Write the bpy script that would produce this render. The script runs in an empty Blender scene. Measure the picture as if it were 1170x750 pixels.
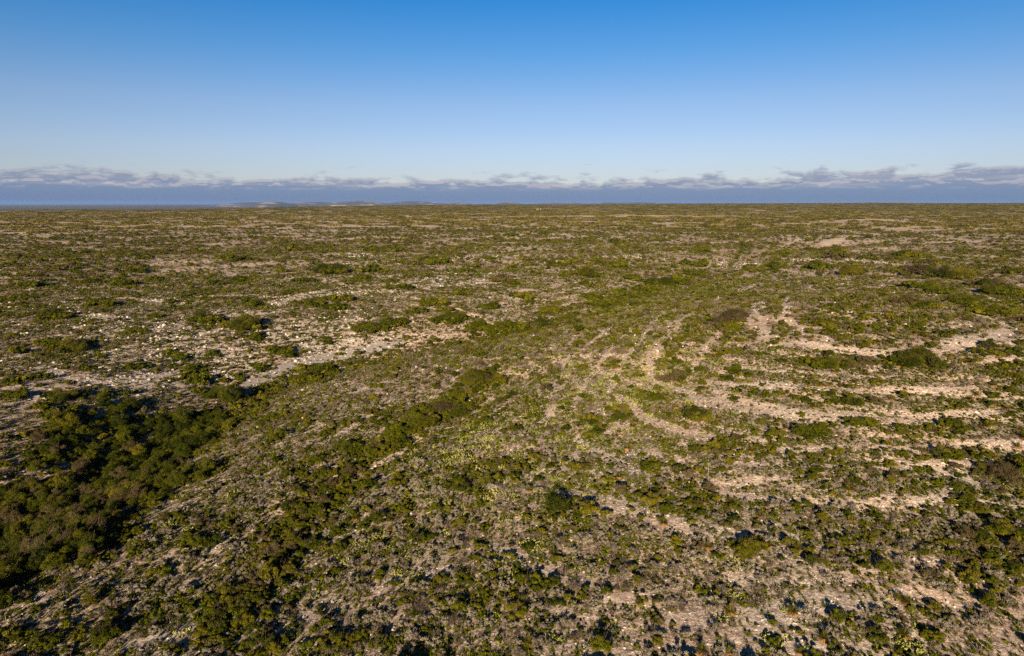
import bpy, math, random
import numpy as np
from mathutils import Vector, Matrix

RNG = np.random.default_rng(20240611)
random.seed(7)
C = bpy.context.scene.collection
R = math.radians
scene = bpy.context.scene

# ------------------------------------------------------------------ camera
CAM_Z = 40.0
PITCH = math.atan((375 - 232.0) / 780.0)
CP, SP = math.cos(PITCH), math.sin(PITCH)
cam_d = bpy.data.cameras.new('camera')
cam = bpy.data.objects.new('camera', cam_d)
C.objects.link(cam)
cam.location = (0, 0, CAM_Z)
cam.rotation_euler = (math.pi / 2 - PITCH, 0, 0)
cam_d.sensor_width = 36
cam_d.lens = 24
cam_d.clip_start = 0.5
cam_d.clip_end = 200000
scene.camera = cam

# ------------------------------------------------------------------ noise
def _hash(ix, iy, s):
    h = (ix * 374761393 + iy * 668265263 + s * 974711) & 0xFFFFFFFF
    h = ((h ^ (h >> 13)) * 1274126177) & 0xFFFFFFFF
    h = ((h ^ (h >> 16)) * 2246822519) & 0xFFFFFFFF
    return ((h ^ (h >> 15)) & 0xFFFFFF) / float(0xFFFFFF)

def vnoise(x, y, s=0):
    x = np.asarray(x, float); y = np.asarray(y, float)
    fx = np.floor(x); fy = np.floor(y)
    ix = fx.astype(np.int64) + 100000; iy = fy.astype(np.int64) + 100000
    u = x - fx; v = y - fy
    u = u * u * (3 - 2 * u); v = v * v * (3 - 2 * v)
    a = _hash(ix, iy, s); b = _hash(ix + 1, iy, s)
    c = _hash(ix, iy + 1, s); d = _hash(ix + 1, iy + 1, s)
    return (a * (1 - u) + b * u) * (1 - v) + (c * (1 - u) + d * u) * v

def fbm(x, y, scale, s=0, octs=3):
    t = 0; amp = 0.5; tot = 0; f = 1.0 / scale
    for k in range(octs):
        t = t + amp * vnoise(x * f + 17.3 * k, y * f - 9.1 * k, s + 31 * k)
        tot += amp; amp *= 0.5; f *= 2.03
    return t / tot

def smooth(a, b, x):
    t = np.clip((x - a) / (b - a), 0, 1)
    return t * t * (3 - 2 * t)

def seg_dist(x, y, pts):
    """distance to a polyline and the fraction of the way along it"""
    best = np.full(np.shape(x), 1e9); frac = np.zeros(np.shape(x))
    n = len(pts) - 1
    for i in range(n):
        ax, ay = pts[i]; bx, by = pts[i + 1]
        dx, dy = bx - ax, by - ay
        L = dx * dx + dy * dy + 1e-9
        t = np.clip(((x - ax) * dx + (y - ay) * dy) / L, 0, 1)
        d = np.hypot(x - ax - t * dx, y - ay - t * dy)
        m = d < best
        best = np.where(m, d, best); frac = np.where(m, (i + t) / n, frac)
    return best, frac

# ------------------------------------------------------------------ the lie of the land
DRAW = [(-150, -60), (-122, 30), (-100, 80), (-88, 108), (-82, 124), (-79, 154), (-76, 195), (-54, 225),
        (-26, 241), (5, 254), (49, 331), (126, 458), (215, 576), (330, 700)]

def hill_r(x, y):
    dx, dy = x - 92, y - 168
    c, s = math.cos(R(35)), math.sin(R(35))
    u = dx * s + dy * c
    v = dx * c - dy * s
    return np.hypot(u / np.where(u > 0, 1.15, 1.0), v / 0.97)

def height0(x, y):
    x = np.asarray(x, float); y = np.asarray(y, float)
    r = np.hypot(x, y)
    az = np.degrees(np.arctan2(x, y))
    hr = hill_r(x, y)
    z = 15.5 * np.exp(-(hr / 82.0) ** 2)
    z = z + 1.6 * np.exp(-((x - 10) ** 2 + (y - 60) ** 2) / 45.0 ** 2)
    s, t = seg_dist(x, y, DRAW)
    fade = 1.0 - 0.72 * smooth(0.45, 0.95, t)
    z = z - fade * (9.0 * np.exp(-(s / 25.0) ** 2) + 7.0 * np.exp(-(s / 75.0) ** 2))
    far = smooth(120, 500, r)
    z = z + far * 3.2 * (fbm(x, y, 170, 3, 3) - 0.5) * 2
    z = z + 0.9 * (fbm(x, y, 26, 5, 3) - 0.5) * 2 * smooth(10, 60, s)
    # swales on the slope towards the gully
    sw, _ = seg_dist(x, y, [(-44, 62), (-33, 82), (-22, 108), (-8, 132), (2, 150)])
    z = z - 1.6 * np.exp(-(sw / 6.5) ** 2)
    # the far country: the tableland ends towards the left, climbs gently in the middle and to the right
    lift = (smooth(-24, 2, az) * 17 + smooth(2, 26, az) * 18) * smooth(1500, 9000, r)
    lift = lift + smooth(1200, 6000, r) * 7.0 * (fbm(x, y, 1500, 11, 3) - 0.5) * 2 * 0.6
    edge = 4300 + smooth(-30, 0, az) * 5600 + smooth(0, 20, az) * 5000
    z = z + lift - smooth(0, 3500, r - edge) * 80
    return z

def terrace(x, y, z):
    """low ledges of level limestone round the knoll and across the flat"""
    zz = z + 0.35 * (fbm(x, y, 14, 21, 2) - 0.5)
    D = 1.3
    q = zz / D
    f = q - np.floor(q)
    st = np.where(f < 0.72, f * 0.62, 0.4464 + (f - 0.72) / 0.28 * 0.5536)
    return z + (st - f) * D * 1.0, f

def height(x, y):
    x = np.asarray(x, float); y = np.asarray(y, float)
    z = height0(x, y)
    zt, _ = terrace(x, y, z)
    r = np.hypot(x, y)
    s, _ = seg_dist(x, y, DRAW)
    k = smooth(12, 40, s) * (1 - smooth(900, 1800, r))
    z = z + (zt - z) * k
    return z + 0.16 * (fbm(x, y, 2.2, 41, 2) - 0.5) * (1 - smooth(200, 500, r))

_D = np.concatenate([np.linspace(20, 700, 2800), np.geomspace(702, 12000, 1500)])
def at(px, py):
    """the point of the ground seen at a pixel of the 1170 x 750 photograph"""
    rx = (px - 585) / 780.0; up = (375 - py) / 780.0
    d = np.array([rx, CP + up * SP, -SP + up * CP])
    xs = d[0] * _D; ys = d[1] * _D; zs = CAM_Z + d[2] * _D
    below = zs < height0(xs, ys)
    i = int(np.argmax(below)) if below.any() else len(_D) - 1
    return float(xs[i]), float(ys[i])

def depth_of(x, y, z):
    return y * CP - (z - CAM_Z) * SP

def pix(x, y, z):
    dz = z - CAM_Z
    dep = y * CP - dz * SP
    up = y * SP + dz * CP
    return 585 + 780 * x / dep, 375 - 780 * up / dep

# ------------------------------------------------------------------ what the photograph shows of the ground
BARE = [  # pixel polylines of pale bare ground, half width in metres, strength
    ([(903, 338), (898, 352), (897, 363), (913, 377), (945, 387)], 1.7, 1),
    ([(866, 345), (862, 360), (866, 374), (880, 392), (923, 394), (977, 401), (1003, 404), (1060, 403), (1097, 397), (1137, 388), (1153, 375), (1123, 359), (1106, 349)], 2.3, 1),
    ([(1090, 392), (1120, 388), (1140, 380)], 3.2, .9),
    ([(1027, 323), (1067, 337), (1089, 347)], 2.2, .9),
    ([(1103, 328), (1125, 338), (1140, 345)], 2.2, .9),
    ([(830, 417), (878, 423), (945, 428), (1015, 431)], 1.1, .9),
    ([(815, 436), (854, 440), (897, 440), (930, 443), (994, 446), (1047, 446), (1113, 444)], 1.7, 1),
    ([(740, 414), (745, 433), (775, 446), (788, 454), (816, 462), (844, 467), (876, 471), (908, 471), (945, 474), (968, 475), (1022, 480), (1058, 479), (1101, 473), (1133, 470)], 2.0, 1),
    ([(830, 458), (860, 466), (890, 468)], 2.6, 1),
    ([(740, 414), (756, 390), (772, 369), (807, 352), (822, 338)], 1.9, .9),
    ([(641, 418), (662, 402), (692, 379), (707, 367)], 1.6, .9),
    ([(705, 452), (718, 461), (737, 480), (769, 490), (801, 497)], 1.9, 1),
    ([(893, 514), (940, 514), (990, 511), (1022, 514), (1062, 512), (1111, 507), (1165, 505)], 1.3, .9),
    ([(816, 563), (865, 566), (920, 571), (983, 576), (1030, 573), (1069, 571)], 1.2, .95),
    ([(1078, 540), (1110, 548)], 1.7, .9), ([(690, 580), (735, 588), (775, 601), (800, 613)], 1.6, .95),
    ([(795, 702), (867, 702), (922, 690), (987, 690), (1050, 675), (1090, 686)], 1.5, 1),
    ([(770, 740), (870, 735), (950, 738), (1010, 747)], 1.3, .9),
    ([(565, 622), (585, 633), (609, 647), (645, 659), (670, 668)], 1.1, .9),
    ([(700, 685), (730, 683)], 1.3, .9), ([(772, 706), (800, 708)], 1.3, .9), ([(665, 712), (680, 716)], 1.1, .8),
    ([(405, 449), (420, 443), (452, 436)], 2.0, .9), ([(385, 497), (396, 492), (415, 478), (440, 466)], 1.4, .9),
    ([(424, 536), (440, 527), (465, 511)], 1.2, .9), ([(318, 530), (335, 522)], 1.3, .8),
    ([(343, 458), (360, 452)], 1.6, .8), ([(295, 545), (312, 539)], 1.2, .8),
    ([(508, 435), (530, 428)], 2.0, .8), ([(508, 492), (530, 482), (560, 455)], 1.0, .8),
    ([(626, 455), (640, 440)], 1.6, .8), ([(620, 482), (632, 465)], 1.5, .9), ([(690, 494), (712, 486)], 1.5, .8),
    ([(615, 540), (640, 534), (655, 520)], 1.4, .8), ([(700, 520), (735, 515), (790, 530)], 1.3, .7),
    ([(145, 738), (175, 731), (205, 722)], 1.7, 1), ([(245, 630), (262, 610)], 1.0, .8), ([(385, 615), (420, 600)], 1.2, .8),
    ([(435, 670), (470, 655), (505, 650)], 1.3, .8), ([(355, 700), (380, 685)], .9, .8), ([(900, 640), (935, 655), (1000, 665)], 1.1, .8),
    ([(1000, 640), (1060, 645), (1100, 665)], 1.0, .7), ([(830, 610), (850, 612), (880, 600)], 1.2, .6),
    ([(60, 425), (95, 434), (130, 440), (160, 437)], 3.2, 1), ([(85, 455), (110, 470), (120, 478)], 1.6, .8),
    ([(35, 440), (42, 455)], 2.0, .8), ([(120, 435), (170, 430), (210, 428)], 2.5, .8),
    ([(690, 472), (698, 440), (712, 412), (738, 380), (772, 352)], 1.0, .9), ([(652, 472), (666, 442), (698, 398), (738, 364)], .9, .85),
    ([(596, 456), (624, 442), (650, 426), (684, 398)], .9, .8), ([(560, 476), (598, 442), (640, 408), (690, 366)], .8, .75),
    ([(790, 428), (800, 405), (822, 380), (848, 356)], 1.0, .85), ([(842, 334), (870, 323), (905, 318), (960, 316)], 1.6, .8),
    ([(655, 500), (690, 520), (730, 540), (800, 551), (870, 548), (940, 545)], .9, .85), ([(640, 560), (700, 572), (760, 592), (830, 606), (900, 612), (980, 606)], .9, .85),
    ([(720, 640), (790, 648), (860, 664), (930, 662), (1010, 650), (1080, 640)], .8, .85), ([(640, 700), (720, 716), (800, 722), (880, 716), (960, 712)], .7, .75),
    ([(780, 508), (840, 530), (900, 532), (980, 534), (1060, 532), (1140, 528)], .8, .8),
    # far strips
    ([(290, 301), (318, 300), (345, 299)], 4, .9), ([(105, 340), (140, 341), (180, 344)], 3.5, .9), ([(225, 339), (262, 338), (300, 336)], 3.5, .9),
    ([(130, 309), (220, 309), (300, 308)], 4, .8), ([(380, 289), (430, 291), (480, 290), (560, 289)], 6, .9),
    ([(290, 350), (340, 338), (370, 332)], 3.5, .9), ([(100, 360), (150, 368), (210, 374)], 5, .8), ([(0, 318), (30, 317)], 4, .8),
    ([(585, 268), (640, 268), (700, 272), (738, 270)], 8, .9), ([(815, 277), (850, 276), (868, 274)], 8, .9),
    ([(655, 292), (690, 293), (720, 297)], 5, .9), ([(742, 285), (775, 287)], 4, .8), ([(820, 300), (860, 302), (905, 302)], 5, .9),
    ([(580, 307), (625, 307), (665, 309)], 3.5, .7), ([(580, 340), (625, 343)], 3, .8), ([(580, 331), (610, 331)], 2.5, .7),
    ([(520, 336), (560, 335)], 3, .8), ([(555, 350), (590, 348)], 3, .7), ([(540, 360), (570, 364)], 3, .8), ([(465, 382), (510, 384)], 2.5, .7),
    ([(895, 279), (920, 272)], 6, .8), ([(955, 266), (968, 264)], 9, .8), ([(1118, 257), (1150, 257)], 14, .7), ([(968, 252), (1000, 252)], 14, .7),
    ([(985, 286), (995, 283)], 4, .8), ([(967, 281), (977, 280)], 4, .8), ([(395, 257), (480, 255)], 12, .6), ([(290, 265), (350, 263)], 10, .5),
]
TRACKS = [([(555, 248.5), (600, 248), (660, 247.4), (720, 247), (800, 247.6)], 5.5), ([(935, 282.5), (948, 278), (962, 273)], 2.4)]
ROCK = [(420, 300, 16), (400, 292, 16), (540, 293, 22), (520, 318, 22), (490, 322, 12), (400, 335, 14), (330, 345, 12), (250, 365, 16), (130, 372, 18),
        (30, 377, 14), (100, 362, 12), (310, 378, 18), (390, 365, 14), (140, 428, 12), (230, 412, 16), (45, 428, 10), (690, 272, 26), (720, 293, 14), (762, 275, 24),
        (850, 303, 18), (910, 297, 14), (282, 487, 5), (250, 482, 5), (200, 385, 14), (340, 395, 14), (420, 392, 10), (60, 350, 12), (180, 345, 10),
        (970, 297, 10), (1010, 300, 10), (640, 540, 5), (720, 545, 6), (1115, 565, 5), (640, 300, 16)]
STREAM = [(285, 441), (305, 431), (330, 420), (370, 409), (410, 402), (456, 393)]

def far_w(pts, w):
    d = math.hypot(*pts[len(pts) // 2])
    return max(w, .5 * d * d / (40 * 780.0)) if d > 420 else w
BARE_W = [(q, far_w(q, w), k) for q, w, k in (([at(*p) for p in pl], w, k) for pl, w, k in BARE)]
TRACK_W = [(q, far_w(q, w) * .8) for q, w in (([at(*p) for p in pl], w) for pl, w in TRACKS)]
ROCK_W = [(*at(px, py), r) for px, py, r in ROCK]
STREAM_W = [at(*p) for p in STREAM]

def bbox_ok(x, y, pts, m):
    xs = [p[0] for p in pts]; ys = [p[1] for p in pts]
    return (x > min(xs) - m) & (x < max(xs) + m) & (y > min(ys) - m) & (y < max(ys) + m)

def fields(x, y):
    """bare, rock, stream, track masks (0..1) at points of the ground"""
    x = np.asarray(x, float); y = np.asarray(y, float)
    r = np.hypot(x, y)
    bare = np.zeros(x.shape); rock = np.zeros(x.shape); stream = np.zeros(x.shape); track = np.zeros(x.shape)
    wob = (fbm(x, y, 3.0, 61, 3) - 0.5)
    wob_far = (fbm(x, y, 14.0, 62, 3) - 0.5)
    for pts, w, k in BARE_W:
        m = bbox_ok(x, y, pts, w * 4)
        if not m.any(): continue
        d, _ = seg_dist(x[m], y[m], pts)
        ww = w * .80 * (1 + 1.5 * wob[m] + 1.2 * wob_far[m])
        d = d + .9 * (fbm(x[m], y[m], 1.1, 65, 2) - .5) * min(1.0, w / 1.5)
        bare[m] = np.maximum(bare[m], k * (1 - smooth(0.75, 1.15, d / np.maximum(ww, 0.05))))
    for pts, w in TRACK_W:
        m = bbox_ok(x, y, pts, w * 3)
        if m.any():
            d, _ = seg_dist(x[m], y[m], pts)
            track[m] = np.maximum(track[m], 1 - smooth(0.7, 1.2, d / w))
    for cx, cy, rr in ROCK_W:
        m = (abs(x - cx) < rr * 2.4) & (abs(y - cy) < rr * 2.4)
        if m.any():
            d = np.hypot(x[m] - cx, y[m] - cy) / rr
            rock[m] = np.maximum(rock[m], np.exp(-(d * 0.95) ** 2) * smooth(0.25, 0.6, fbm(x[m], y[m], 6, 71, 3) + 0.12))
    # ledges on the far flat follow the level lines
    z = height0(x, y)
    _, ft = terrace(x, y, z)
    onhill = smooth(-1.0, 2.0, z) * (1 - smooth(95, 125, hill_r(x, y))) * (1 - smooth(14, 16, z))
    bare = np.maximum(bare, .5 * onhill * np.exp(-((ft - .80) / .09) ** 2) * smooth(.34, .48, fbm(x, y, 9, 66, 3)))
    q = (z + 0.5 * (fbm(x, y, 40, 23, 3) - 0.5) * 2) / 1.3
    f = q - np.floor(q)
    led = np.exp(-((f - 0.5) / (0.07 + .00022 * r)) ** 2) * smooth(0.44, 0.58, fbm(x, y, 90, 77, 3)) * smooth(150, 260, r) * (1 - smooth(900, 2600, r))
    bare = np.maximum(bare, 0.95 * led)
    bare = np.maximum(bare, 0.5 * smooth(0.60, 0.74, fbm(x, y, 5, 63, 3)) * (1 - smooth(400, 900, r)) * (1 - .8 * onhill))
    bare = np.maximum(bare, 0.6 * smooth(0.62, 0.74, fbm(x, y, 60, 64, 3)) * smooth(300, 800, r))
    d, _ = seg_dist(x, y, STREAM_W)
    stream = 1 - smooth(0.7, 1.3, d / (3.3 * (1 + 1.0 * wob_far)))
    return bare, rock, stream, track

# ------------------------------------------------------------------ mesh helpers
def mesh_np(name, V, F, mat=None, smooth_shade=False, attrs=None):
    """V (n,3), F (m,k) all faces with k corners, or a list of such arrays"""
    Fs = F if isinstance(F, list) else [F]
    Fs = [f for f in Fs if len(f)]
    me = bpy.data.meshes.new(name)
    V = np.asarray(V, np.float32)
    loops = np.concatenate([f.ravel() for f in Fs]).astype(np.int32)
    tot = np.concatenate([np.full(len(f), f.shape[1]) for f in Fs]).astype(np.int32)
    start = np.concatenate([[0], np.cumsum(tot)[:-1]]).astype(np.int32)
    me.vertices.add(len(V)); me.vertices.foreach_set('co', V.ravel())
    me.loops.add(len(loops)); me.loops.foreach_set('vertex_index', loops)
    me.polygons.add(len(tot)); me.polygons.foreach_set('loop_start', start)
    try: me.polygons.foreach_set('loop_total', tot)
    except Exception: pass
    if smooth_shade:
        me.polygons.foreach_set('use_smooth', np.ones(len(tot), bool))
    for k, a in (attrs or {}).items():
        at_ = me.attributes.new(k, 'FLOAT', 'POINT')
        at_.data.foreach_set('value', np.asarray(a, np.float32))
    me.update(calc_edges=True); me.validate()
    if mat: me.materials.append(mat)
    return me

def obj(name, me, parent=None):
    o = bpy.data.objects.new(name, me)
    C.objects.link(o)
    if parent: o.parent = parent
    return o

def tag(o, label=None, cat=None, group=None, kind=None):
    if label: o['label'] = label
    if cat: o['category'] = cat
    if group: o['group'] = group
    if kind: o['kind'] = kind
    return o

class MB:
    def __init__(s): s.V = []; s.Q = []; s.T = []; s.n = 0; s.A = []
    def add(s, V, Q=None, T=None, a=0.5):
        V = np.asarray(V, float)
        if Q is not None and len(Q): s.Q.append(np.asarray(Q, int) + s.n)
        if T is not None and len(T): s.T.append(np.asarray(T, int) + s.n)
        s.V.append(V); s.n += len(V)
        s.A.append(np.broadcast_to(np.asarray(a, float), (len(V),)))
    def mesh(s, name, mat, sm=False):
        F = []
        if s.Q: F.append(np.concatenate(s.Q))
        if s.T: F.append(np.concatenate(s.T))
        return mesh_np(name, np.concatenate(s.V), F, mat, sm, {'tone': np.concatenate(s.A)})

def unit(v):
    return v / (np.linalg.norm(v, axis=-1, keepdims=True) + 1e-9)

def leaves(mb, P, N, length, width, rng, tone):
    """leaf sprays: small kite shaped faces at P, lying in planes with normals near N"""
    n = len(P)
    N = unit(N + rng.normal(0, 0.55, (n, 3)))
    a = unit(np.cross(N, rng.normal(0, 1, (n, 3))))
    b = np.cross(N, a)
    L = (length * rng.uniform(0.6, 1.4, n))[:, None]; W = (width * rng.uniform(0.6, 1.4, n))[:, None]
    V = np.stack([P - a * L * .5, P + b * W * .5 + N * W * .12, P + a * L * .5, P - b * W * .5 + N * W * .12], 1).reshape(-1, 3)
    Q = np.arange(4 * n).reshape(n, 4)
    mb.add(V, Q, a=np.repeat(tone, 4))

def tube(mb, pts, radii, sides=5, a=0.5):
    pts = np.asarray(pts, float); n = len(pts)
    V = []
    for i in range(n):
        d = unit((pts[min(i + 1, n - 1)] - pts[max(i - 1, 0)])[None])[0]
        u = np.cross(d, [0.31, 0.9, 0.2]); u /= np.linalg.norm(u) + 1e-9
        v = np.cross(d, u)
        for k in range(sides):
            t = 2 * math.pi * k / sides
            V.append(pts[i] + radii[i] * (u * math.cos(t) + v * math.sin(t)))
    Q = [(i * sides + k, i * sides + (k + 1) % sides, (i + 1) * sides + (k + 1) % sides, (i + 1) * sides + k) for i in range(n - 1) for k in range(sides)]
    mb.add(V, Q, a=a)

def lobes_of(rng, n, wx, h, flat=0.75):
    """clumps of a bush about wx wide and h high: centres and radii"""
    out = []
    for i in range(n):
        a = rng.uniform(0, 2 * math.pi); rr = math.sqrt(rng.uniform(0, 1)) * wx * 0.43
        k = rr / (wx * 0.5)
        rad = wx * rng.uniform(0.10, 0.24) * (1 - .25 * k)
        zc = h * rng.uniform(0.25, 1.08 - 0.5 * k) - rad * flat * 0.35
        out.append((rr * math.cos(a), rr * math.sin(a), max(zc, rad * 0.45), rad))
    return out

def bush_mesh(seed, w, h, n_lobe, per, leaf_l, leaf_w, name, mat, flat=0.75, thin=0.35):
    rng = np.random.default_rng(seed)
    mb = MB()
    for cx, cy, cz, rad in lobes_of(rng, n_lobe, w, h, flat):
        m = int(per * rng.uniform(.6, 1.3))
        d = unit(rng.normal(0, 1, (m, 3)))
        d[:, 2] = np.where(d[:, 2] < -0.35, -d[:, 2], d[:, 2])
        rr = rad * (1 - thin * rng.uniform(0, 1, m) ** 1.6) * (1 + 0.12 * rng.normal(0, 1, m))
        P = np.array([cx, cy, cz]) + d * rr[:, None] * np.array([1, 1, flat])
        P[:, 2] = np.maximum(P[:, 2], 0.03)
        lt = rng.uniform(0.25, 0.75)
        leaves(mb, P, d, leaf_l, leaf_w, rng, np.clip(lt + rng.normal(0, .2, m), 0, 1))
    return mb.mesh(name, mat)

def stems_mesh(seed, w, h, n, name, mat, r0=0.035, lean=0.54):
    rng = np.random.default_rng(seed)
    mb = MB()
    for i in range(n):
        a = rng.uniform(0, 2 * math.pi)
        e = rng.uniform(.2, 1) * w * lean
        tip = np.array([math.cos(a) * e, math.sin(a) * e, h * rng.uniform(.6, 1.12)])
        base = np.array([math.cos(a) * 0.04, math.sin(a) * 0.04, -0.12])
        mid = base * .5 + tip * .5 + rng.normal(0, .07, 3) * w
        tube(mb, [base, mid * [.8, .8, .8], tip], [r0, r0 * .7, r0 * .3], 4, rng.uniform())
    return mb.mesh(name, mat)

# ------------------------------------------------------------------ materials
def new_mat(name):
    m = bpy.data.materials.new(name); m.use_nodes = True
    nt = m.node_tree; nt.nodes.clear()
    return m, nt, nt.nodes.new('ShaderNodeOutputMaterial')

def ramp(nt, fac, stops):
    n = nt.nodes.new('ShaderNodeValToRGB')
    while len(n.color_ramp.elements) < len(stops): n.color_ramp.elements.new(0.5)
    for e, (p, c) in zip(n.color_ramp.elements, stops):
        e.position = p; e.color = (*c, 1)
    nt.links.new(fac, n.inputs[0])
    return n.outputs[0]

def math_n(nt, op, a, b=None, c=None, clamp=False):
    n = nt.nodes.new('ShaderNodeMath'); n.operation = op; n.use_clamp = clamp
    for i, v in enumerate((a, b, c)):
        if v is None: continue
        if isinstance(v, (int, float)): n.inputs[i].default_value = v
        else: nt.links.new(v, n.inputs[i])
    return n.outputs[0]

def mix_c(nt, f, a, b, mode='MIX'):
    n = nt.nodes.new('ShaderNodeMix'); n.data_type = 'RGBA'; n.blend_type = mode
    for s, v in ((0, f), (6, a), (7, b)):
        if isinstance(v, (int, float)): n.inputs[s].default_value = v
        elif isinstance(v, tuple): n.inputs[s].default_value = (*v, 1)
        else: nt.links.new(v, n.inputs[s])
    return n.outputs[2]

def plant_mat(name, dark, mid, light, trans=0.22, rough=0.6):
    """leaf colour varies from plant to plant and from spray to spray"""
    m, nt, out = new_mat(name)
    oi = nt.nodes.new('ShaderNodeObjectInfo')
    at_ = nt.nodes.new('ShaderNodeAttribute'); at_.attribute_name = 'tone'
    t = math_n(nt, 'ADD', math_n(nt, 'MULTIPLY', oi.outputs['Random'], 0.55), math_n(nt, 'MULTIPLY', at_.outputs['Fac'], 0.45))
    col = ramp(nt, t, [(0.12, dark), (0.5, mid), (0.88, light)])
    d = nt.nodes.new('ShaderNodeBsdfPrincipled'); d.inputs['Roughness'].default_value = rough
    d.inputs['Specular IOR Level'].default_value = 0.06
    nt.links.new(col, d.inputs['Base Color'])
    tr = nt.nodes.new('ShaderNodeBsdfTranslucent'); nt.links.new(col, tr.inputs['Color'])
    mx = nt.nodes.new('ShaderNodeMixShader'); mx.inputs[0].default_value = trans
    nt.links.new(d.outputs[0], mx.inputs[1]); nt.links.new(tr.outputs[0], mx.inputs[2])
    nt.links.new(mx.outputs[0], out.inputs[0])
    return m

M = {}
M['green'] = plant_mat('evergreen leaves', (.019, .026, .001), (.047, .056, .002), (.100, .104, .003))
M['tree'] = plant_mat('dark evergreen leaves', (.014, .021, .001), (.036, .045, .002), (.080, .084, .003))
M['olive'] = plant_mat('olive leaves', (.044, .045, .003), (.084, .080, .004), (.145, .128, .009))
M['brown_leaf'] = plant_mat('brownish leaves', (.050, .038, .016), (.075, .058, .024), (.105, .085, .036))
M['red_leaf'] = plant_mat('rust red leaves', (.18, .05, .012), (.26, .08, .018), (.34, .12, .03))
M['sage'] = plant_mat('grey leaves', (.095, .084, .060), (.165, .148, .108), (.25, .225, .17), .1)
M['cushion'] = plant_mat('green blades', (.042, .058, .002), (.092, .110, .003), (.175, .182, .009), .15)
M['straw'] = plant_mat('dry grass', (.11, .085, .05), (.17, .13, .078), (.25, .19, .11), .15)
M['twig'] = plant_mat('grey twigs', (.075, .056, .040), (.13, .10, .072), (.21, .165, .12), 0)
M['bark'] = plant_mat('brown bark', (.035, .026, .018), (.06, .045, .032), (.09, .07, .05), 0)
M['pale_wood'] = plant_mat('weathered pale wood', (.14, .12, .1), (.2, .175, .145), (.26, .23, .2), 0)
M['pad'] = plant_mat('cactus skin', (.13, .145, .030), (.23, .235, .062), (.36, .35, .115), 0, .5)
M['sotol'] = plant_mat('sotol leaves', (.045, .05, .004), (.09, .085, .008), (.15, .125, .014), .12)
M['dead_leaf'] = plant_mat('dead orange leaves', (.22, .11, .03), (.32, .165, .05), (.42, .24, .085), .1)

def stone_mat():
    m, nt, out = new_mat('weathered limestone')
    oi = nt.nodes.new('ShaderNodeObjectInfo')
    tc = nt.nodes.new('ShaderNodeTexCoord')
    nz = nt.nodes.new('ShaderNodeTexNoise'); nz.inputs['Scale'].default_value = 3.2; nz.inputs['Detail'].default_value = 5
    nt.links.new(tc.outputs['Object'], nz.inputs['Vector'])
    t = math_n(nt, 'ADD', math_n(nt, 'MULTIPLY', oi.outputs['Random'], .6), math_n(nt, 'MULTIPLY', nz.outputs[0], .5))
    col = ramp(nt, t, [(.2, (.22, .185, .155)), (.5, (.35, .31, .265)), (.85, (.52, .48, .43))])
    p = nt.nodes.new('ShaderNodeBsdfPrincipled'); p.inputs['Roughness'].default_value = .9
    p.inputs['Specular IOR Level'].default_value = .15
    nt.links.new(col, p.inputs['Base Color'])
    b = nt.nodes.new('ShaderNodeBump'); b.inputs['Strength'].default_value = .5; b.inputs['Distance'].default_value = .1
    nt.links.new(nz.outputs[0], b.inputs['Height']); nt.links.new(b.outputs[0], p.inputs['Normal'])
    nt.links.new(p.outputs[0], out.inputs[0])
    return m
M['stone'] = stone_mat()

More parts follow.
